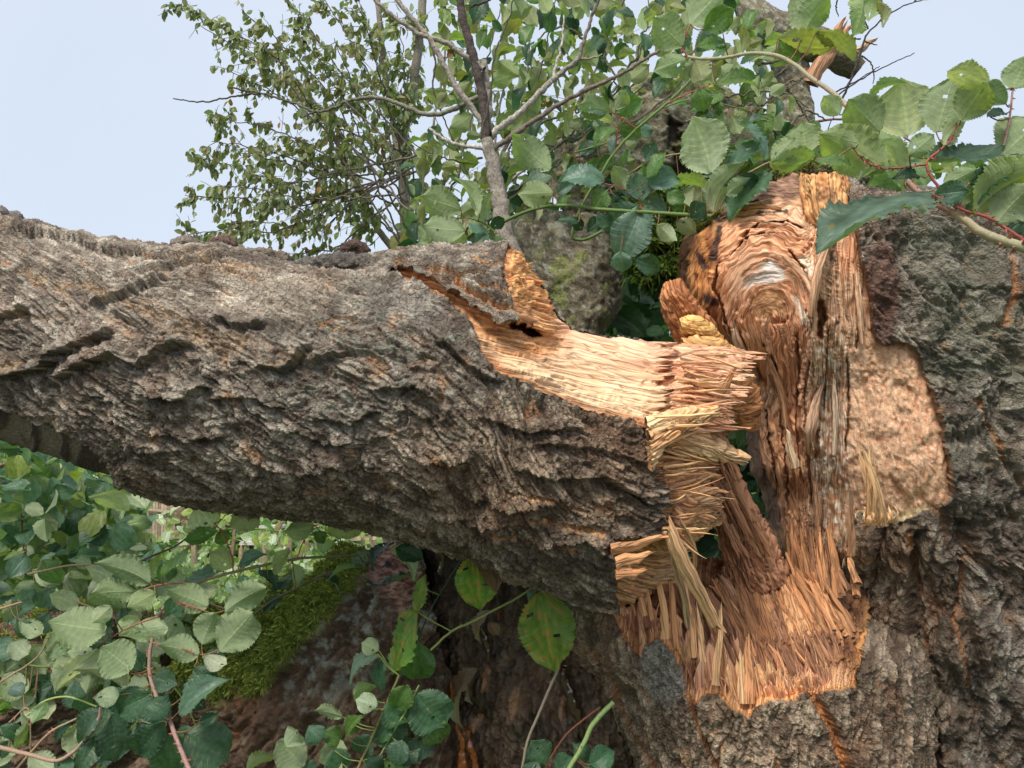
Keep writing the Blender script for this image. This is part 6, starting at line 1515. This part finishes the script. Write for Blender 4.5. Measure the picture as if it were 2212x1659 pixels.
cb = mixc(cb, (.03, .022, .02), ss(1330, 1200, v) * .5)
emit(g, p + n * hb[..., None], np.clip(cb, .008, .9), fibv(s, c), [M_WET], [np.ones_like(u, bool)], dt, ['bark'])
m, nt, b = nodes_of('resin')
b.inputs['Base Color'].default_value = (.30, .075, .012, 1); b.inputs['Roughness'].default_value = .08; b.inputs['Specular IOR Level'].default_value = .8; b.inputs['Coat Weight'].default_value = 1
M_RES = m
m, nt, b = nodes_of('dark_resin')
b.inputs['Base Color'].default_value = (.045, .018, .012, 1); b.inputs['Roughness'].default_value = .07; b.inputs['Specular IOR Level'].default_value = .9; b.inputs['Coat Weight'].default_value = 1
M_RESD = m
def resin(name, pts, wpx, d, mat, seed):
    P3 = [P(a_, b_, d + .004 * j) for j, (a_, b_) in enumerate(pts)]
    r = [w / FD * d for w in wpx]
    o, c_, rr = tube(name, P3, r, (.2, .1, .05), dt, mat, ns=60, k=14, seed=seed)
    me = o.data; n_ = len(me.vertices); co_ = np.empty(n_ * 3, F4); me.vertices.foreach_get('co', co_); co_ = co_.reshape(-1, 3)
    h_ = fbm(co_[:, 0] * 60, co_[:, 2] * 35, co_[:, 1] * 60, 3, seed) * .010
    cc_ = np.repeat(c_, 14, 0); dr = co_ - cc_; dr /= np.linalg.norm(dr, axis=1)[:, None] + 1e-9
    co_ += (dr * h_[:, None]).astype(F4)
    me.vertices.foreach_set('co', co_.ravel()); me.update()
resin('amber_resin', [(972, 1470), (978, 1500), (975, 1530), (984, 1560)], [2, 4, 5, 2], 1.60, M_RES, 11)
resin('amber_resin', [(985, 1545), (990, 1580), (1000, 1600), (998, 1640), (1010, 1690)], [2, 7, 6, 10, 9], 1.60, M_RES, 1)
resin('amber_resin', [(1012, 1575), (1016, 1610), (1026, 1640), (1028, 1700)], [2, 5, 8, 7], 1.60, M_RES, 12)
resin('dark_resin', [(1218, 1440), (1222, 1475), (1236, 1515), (1252, 1550), (1258, 1590)], [5, 11, 14, 12, 4], 1.58, M_RESD, 2)
resin('dark_resin', [(1040, 1355), (1050, 1390), (1056, 1425)], [3, 6, 3], 1.60, M_RESD, 3)
resin('dark_resin', [(948, 1160), (955, 1200), (950, 1240)], [4, 6, 3], 1.62, M_RESD, 4)
resin('dark_resin', [(982, 1500), (975, 1530), (985, 1560)], [3, 6, 3], 1.60, M_RESD, 5)
# dead curled leaves and a strip of peeling bark caught on the dark trunk
for lab, L_ in [('crumpled tan dead leaf caught high on the dark wet trunk', [(1052, 1318, 1018, 1386, 34, 'b'), (1056, 1345, 1078, 1372, 24, 'b')]), ('curled strip of dry brown leaf hanging lower on the dark wet trunk', [(1022, 1442, 962, 1560, 34, 'b'), (1020, 1450, 1000, 1520, 18, 'b')])]:
    t_ = thing('dead_leaf', lab, 'dead leaf', group='dead leaves caught on the dark trunk')
    for q_ in L_: add_leaf(t_, *q_[:4], 1.57, q_[4], q_[5], mesh=HERO[4], name='blade')
sb = thing('silver_sapling', 'short pale silvery stem standing just left of the dark trunk top', 'stem')
branch3('stem', [(822, 1110), (830, 1140), (842, 1178)], 9, 10, sb, 1.85, (.52, .46, .42))

# bark scabs and the dark cushion standing on the fallen trunk's back
def lump(name, u0, v0, w, hgt, d, seed, colA, colB, parent):
    rows_ = [(u0 - w, v0 + hgt * .3, u0 - w * .9, v0 + hgt, d, .004), (u0 - w * .6, v0 - hgt * .5, u0 - w * .6, v0 + hgt * 1.1, d, .03), (u0, v0 - hgt, u0, v0 + hgt * 1.2, d, .04), (u0 + w * .6, v0 - hgt * .6, u0 + w * .6, v0 + hgt * 1.1, d, .03), (u0 + w, v0 + hgt * .3, u0 + w * .9, v0 + hgt, d, .004)]
    g_ = loft(rows_, px=1.8); p_ = g_['p']; n_ = gnormals(p_)
    x_, y_, z_ = p_[..., 0], p_[..., 1], p_[..., 2]
    b_ = fbm(x_ * 70, z_ * 70, y_ * 70, 4, seed, .65); r_ = ridged(x_ * 50, z_ * 110, y_ * 50, 3, seed + 1)
    c_ = mixc(colA, colB, ss(-.4, .6, b_ + r_ * .4))
    return mesh_np(name, (p_ + n_ * (.010 * b_ + .008 * r_)[..., None]).reshape(-1, 3), grid_faces(g_['ns'], g_['na']).reshape(-1, 4), M_BARK, parent, c_.reshape(-1, 3), None)
lump('bark_scab', 402, 531, 34, 13, 1.42, 501, (.12, .09, .07), (.28, .23, .19), fallen)
lump('bark_scab', 482, 529, 30, 13, 1.42, 502, (.09, .055, .04), (.20, .13, .10), fallen)
lump('bark_scab', 560, 556, 70, 12, 1.42, 503, (.11, .08, .06), (.26, .21, .16), fallen)
lump('bark_scab', 30, 478, 20, 12, 1.46, 504, (.12, .10, .09), (.26, .23, .21), fallen)
lump('bark_scab', 5, 466, 14, 14, 1.46, 507, (.12, .10, .09), (.26, .23, .21), fallen)
lump('bark_scab', 58, 490, 18, 9, 1.46, 508, (.12, .10, .09), (.26, .23, .21), fallen)
lump('bark_cushion', 735, 572, 110, 18, 1.36, 505, (.05, .042, .036), (.18, .16, .135), fallen)
lump('bark_cushion', 765, 540, 30, 16, 1.42, 506, (.05, .032, .026), (.14, .09, .07), fallen)
lump('crown_bark', 1850, 392, 46, 24, 1.60, 509, (.05, .042, .036), (.16, .14, .12), stump)
lump('crown_bark', 1790, 376, 60, 10, 1.60, 510, (.05, .042, .036), (.14, .12, .08), stump)
def ridge_pts(poly, d, n, R, j=.01):
    q = crom([(a_, b_, 0, 0) for a_, b_ in poly], n); return PV(q[:, 0], q[:, 1], d) + R.normal(size=(n, 3)) * j
R = np.random.default_rng(9)
b1 = np.concatenate([ridge_pts([(1660, 392), (1700, 385), (1740, 378)], 1.70, 60, R), ridge_pts([(1735, 368), (1790, 362), (1840, 372)], 1.58, 90, R), ridge_pts([(1498, 500), (1530, 478), (1560, 466)], 1.72, 60, R)])
moss_tufts('crown_moss', (b1, np.tile([0, -.4, 1.0], (len(b1), 1))), stump, n=3500, h=.014, seed=6, w=.0013, col=((.10, .12, .02), (.27, .30, .07)))
b2 = np.concatenate([ridge_pts([(1395, 470), (1410, 520), (1405, 600)], 1.95, 80, R, .03), ridge_pts([(1440, 450), (1450, 520), (1440, 600)], 1.93, 80, R, .04), ridge_pts([(700, 560), (740, 540), (760, 535)], 1.40, 20, R)])
moss_tufts('hanging_moss', (b2[:160], np.tile([0, -1, .2], (160, 1))), lt, n=9000, h=.03, seed=7, w=.0022, col=((.05, .10, .012), (.16, .24, .03)))

# ---------------------------------------------------------------- GROUND, GARDEN AND FENCES
def ground():
    xs = np.concatenate([np.linspace(-60, -8, 20), np.linspace(-7.5, 6, 80), np.linspace(8, 60, 20)]); ys = np.concatenate([np.linspace(-8, 1, 8), np.linspace(1.3, 22, 110), np.linspace(24, 140, 20)])
    X, Y = np.meshgrid(xs, ys); Z = .12 * fbm(X * .4, Y * .4, 0, 3, 601) + .04 * fbm(X * 3, Y * 3, 0, 3, 602)
    c_ = mixc((.07, .055, .035), (.09, .13, .04), ss(-.3, .3, fbm(X * 1.5, Y * 1.5, 0, 3, 603)))
    ny, nx = X.shape; i = np.arange(ny - 1)[:, None]; j = np.arange(nx - 1)[None]
    F = np.stack([i * nx + j, i * nx + j + 1, (i + 1) * nx + j + 1, (i + 1) * nx + j], -1).reshape(-1, 4)
    o = mesh_np('ground', np.stack([X, Y, Z], -1).reshape(-1, 3), F, attr_mat('soil', rough=1.0, scale=30, var=.5, bump=.8, bdist=.01), None, c_.reshape(-1, 3), None)
    o['kind'] = 'structure'
ground()
def cover(name, label, n, x, y, zr, size, kinds, seed, cat):
    R = np.random.default_rng(seed)
    B = np.stack([R.uniform(*x, n), R.uniform(*y, n), R.uniform(*zr, n) ** 1.0], 1)
    D = R.normal(size=(n, 3)) * .7 + np.array([0, -.1, .1])
    cols = np.array([LC[kinds[R.integers(len(kinds))]] for _ in range(n)]) * R.uniform(.8, 1.4, (n, 1))
    T = bpy.data.objects.new(name, None)
    leafs = None
    dirs = D / np.linalg.norm(D, axis=1)[:, None]
    up = np.array([0, -.4, 1]) + R.normal(size=(n, 3)) * .6
    xx = np.cross(dirs, up); xx /= np.linalg.norm(xx, axis=1)[:, None]; zz = np.cross(xx, dirs)
    s_ = R.uniform(*size, n)[:, None, None]
    V = B[:, None] + s_ * (xx[:, None] * SMV[None, :, 0:1] + dirs[:, None] * SMV[None, :, 1:2] + zz[:, None] * SMV[None, :, 2:3])
    F = (SMF[None] + (np.arange(n) * 11)[:, None, None]).reshape(-1, 4)
    F3 = F[F[:, 0] == F[:, 3]][:, :3]; F4_ = F[F[:, 0] != F[:, 3]]
    F = np.concatenate([F3, F4_[:, [0, 1, 2]], F4_[:, [0, 2, 3]]])
    bpy.data.objects.remove(T)
    o = mesh_np(name, V.reshape(-1, 3), F, M_LEAFC, None, np.repeat(np.clip(cols, .01, .8), 11, 0), np.tile(np.stack([SMV[:, 0] / .34, SMV[:, 1], SMV[:, 0] * 0], 1), (n, 1)), kind='stuff')
    tag(o, label, cat)
cover('ground_cover', 'low leafy weeds covering the garden ground beyond the trunk', 22000, (-6, 1), (3.6, 12), (0.0, .42), (.05, .12), 'uygguyptw', 61, 'weeds')
cover('far_hedge', 'distant mixed hedge closing the garden under the trunk', 16000, (-12, 5), (14, 16.5), (0, 2.0), (.12, .26), 'gutydguyp', 62, 'hedge')
cover('creeping_plants', 'creeping green plants heaped behind the mossy log', 3000, (-2.6, -.5), (2.9, 3.9), (.15, .62), (.05, .10), 'guyepget', 63, 'weeds')

M_FENCE = attr_mat('weathered_timber', rough=.9, scale=40, var=.35, bump=.5, bdist=.003)
def post(name, u0, v0, u1, v1, wpx, d, col, parent, depth=.03, round_=False):
    """upright board or stake from its top (u0,v0) to its foot (u1,v1)"""
    a = PV(u0, v0, d); b = PV(u1, v1, d); ax = b - a; L = np.linalg.norm(ax); ax = ax / L
    sx = np.cross(ax, [0, 1, 0]); sx /= np.linalg.norm(sx); w = wpx / FD * d / 2; V = []
    for q in (0, .12, .5, 1):
        ww = w * (.35 if q == 0 else 1)
        c_ = a + ax * L * q
        for (i_, j_) in ((-1, -1), (1, -1), (1, 1), (-1, 1)): V.append(c_ + sx * ww * i_ + np.array([0, 1, 0]) * depth / 2 * j_)
    F = [[r * 4 + k, r * 4 + (k + 1) % 4, (r + 1) * 4 + (k + 1) % 4, (r + 1) * 4 + k] for r in range(3) for k in range(4)] + [[0, 3, 2, 1], [12, 13, 14, 15]]
    return mesh_np(name, np.array(V), np.array(F), M_FENCE, parent, np.tile(np.asarray(col) * RNG.uniform(.85, 1.1), (len(V), 1)), None, smooth=False)
wf = thing('stake_fence', 'old fence of close upright stakes at the left end of the garden, under the trunk', 'fence')
for i in range(11): post('stake', 322 + i * 6.2, 1062 + (i * 37 % 9), 320 + i * 6.2, 1172, 5.4, 8.0, [(.42, .34, .24), (.34, .26, .18), (.48, .40, .28)][i % 3], wf)
post('rail', 315, 1100, 395, 1108, 4, 7.95, (.4, .32, .22), wf)
tf = thing('tree_stump_post', 'shaggy brown post beside the fence of close stakes', 'post')
lichened('post', [(378, 1070, 418, 1066, 7.6, .08), (376, 1110, 420, 1108, 7.6, .10), (382, 1150, 424, 1150, 7.6, .10), (372, 1190, 430, 1190, 7.6, .1)], tf, 700, px=2.5, moss=.1, amp=1.2, paint=lambda u, v, c: mixc(c, (.20, .14, .08), .75))
pf = thing('picket_fence', 'broken low picket fence crossing the garden in the middle distance', 'fence')
PK = RNG.normal(size=40) * 5
for i, (a_, b_, b2_, w_) in enumerate([(420, 1170, 1225, 10), (606, 1156, 1222, 9), (628, 1160, 1236, 11), (648, 1164, 1240, 8), (668, 1168, 1244, 9), (690, 1172, 1250, 8), (712, 1175, 1252, 8), (735, 1180, 1254, 8), (756, 1176, 1250, 8), (786, 1160, 1236, 9), (806, 1164, 1232, 8), (590, 1196, 1240, 8), (576, 1200, 1246, 8)]):
    post('picket', a_ + PK[i], b_ + PK[i + 14] * 1.4, a_ - 2 + PK[i + 20] * .8, b2_, w_, 7.2, [(.34, .27, .18), (.26, .20, .13), (.30, .24, .17)][i * 7 % 3], pf)
post('rail', 600, 1212, 760, 1222, 7, 7.25, (.34, .26, .18), pf); post('rail', 752, 1164, 830, 1160, 9, 7.3, (.55, .46, .30), pf)
def garden_table(label, u0, v0, wpx, d, hgt, lean):
    T = thing('garden_table', label, 'garden table', group='garden tables by the picket fence')
    c_ = PV(u0, v0, d); w = wpx / FD * d / 2; dp = w * .7; t_ = .03
    V = np.array([[sx * w, sy * dp, sz] for sz in (0, t_) for sx, sy in ((-1, -1), (1, -1), (1, 1), (-1, 1))]) + c_
    F = np.array([[0, 3, 2, 1], [4, 5, 6, 7], [0, 1, 5, 4], [1, 2, 6, 5], [2, 3, 7, 6], [3, 0, 4, 7]])
    mesh_np('table_top', V, F, M_FENCE, T, np.tile((.55, .54, .50), (8, 1)), None, smooth=False)
    for sx in (-1, 1):
        for sy in (-1, 1):
            uu, vv, dd_ = project(c_ + np.array([sx * w * .85, sy * dp * .8, -.003]))
            u2, v2, d2 = project(c_ + np.array([sx * w * (.85 + lean), sy * dp * .8, -hgt]))
            post('leg', uu, vv, u2, v2, 8, dd_, (.50, .38, .25), T, depth=.05)
garden_table('pale topped wooden garden table standing nearest the picket fence', 552, 1176, 56, 7.6, .34, .1)
garden_table('second pale garden table farther back, beside the leaning brown post', 590, 1140, 50, 8.8, .5, .0)
lp = thing('leaning_post', 'brown post leaning to the right between the two garden tables', 'post'); post('post', 617, 1114, 574, 1186, 8, 7.9, (.26, .17, .12), lp)
lp = thing('upright_pole', 'thin brown pole standing left of the garden tables', 'pole'); post('pole', 512, 1095, 500, 1215, 6, 7.0, (.28, .19, .14), lp)
gt2 = thing('garden_shoot', 'thin bare stem rising over the picket fence near the silvery stem', 'stem'); branch3('shoot', [(785, 1120), (800, 1160), (806, 1190)], 3.4, 3, gt2, 5.0, (.36, .28, .22))
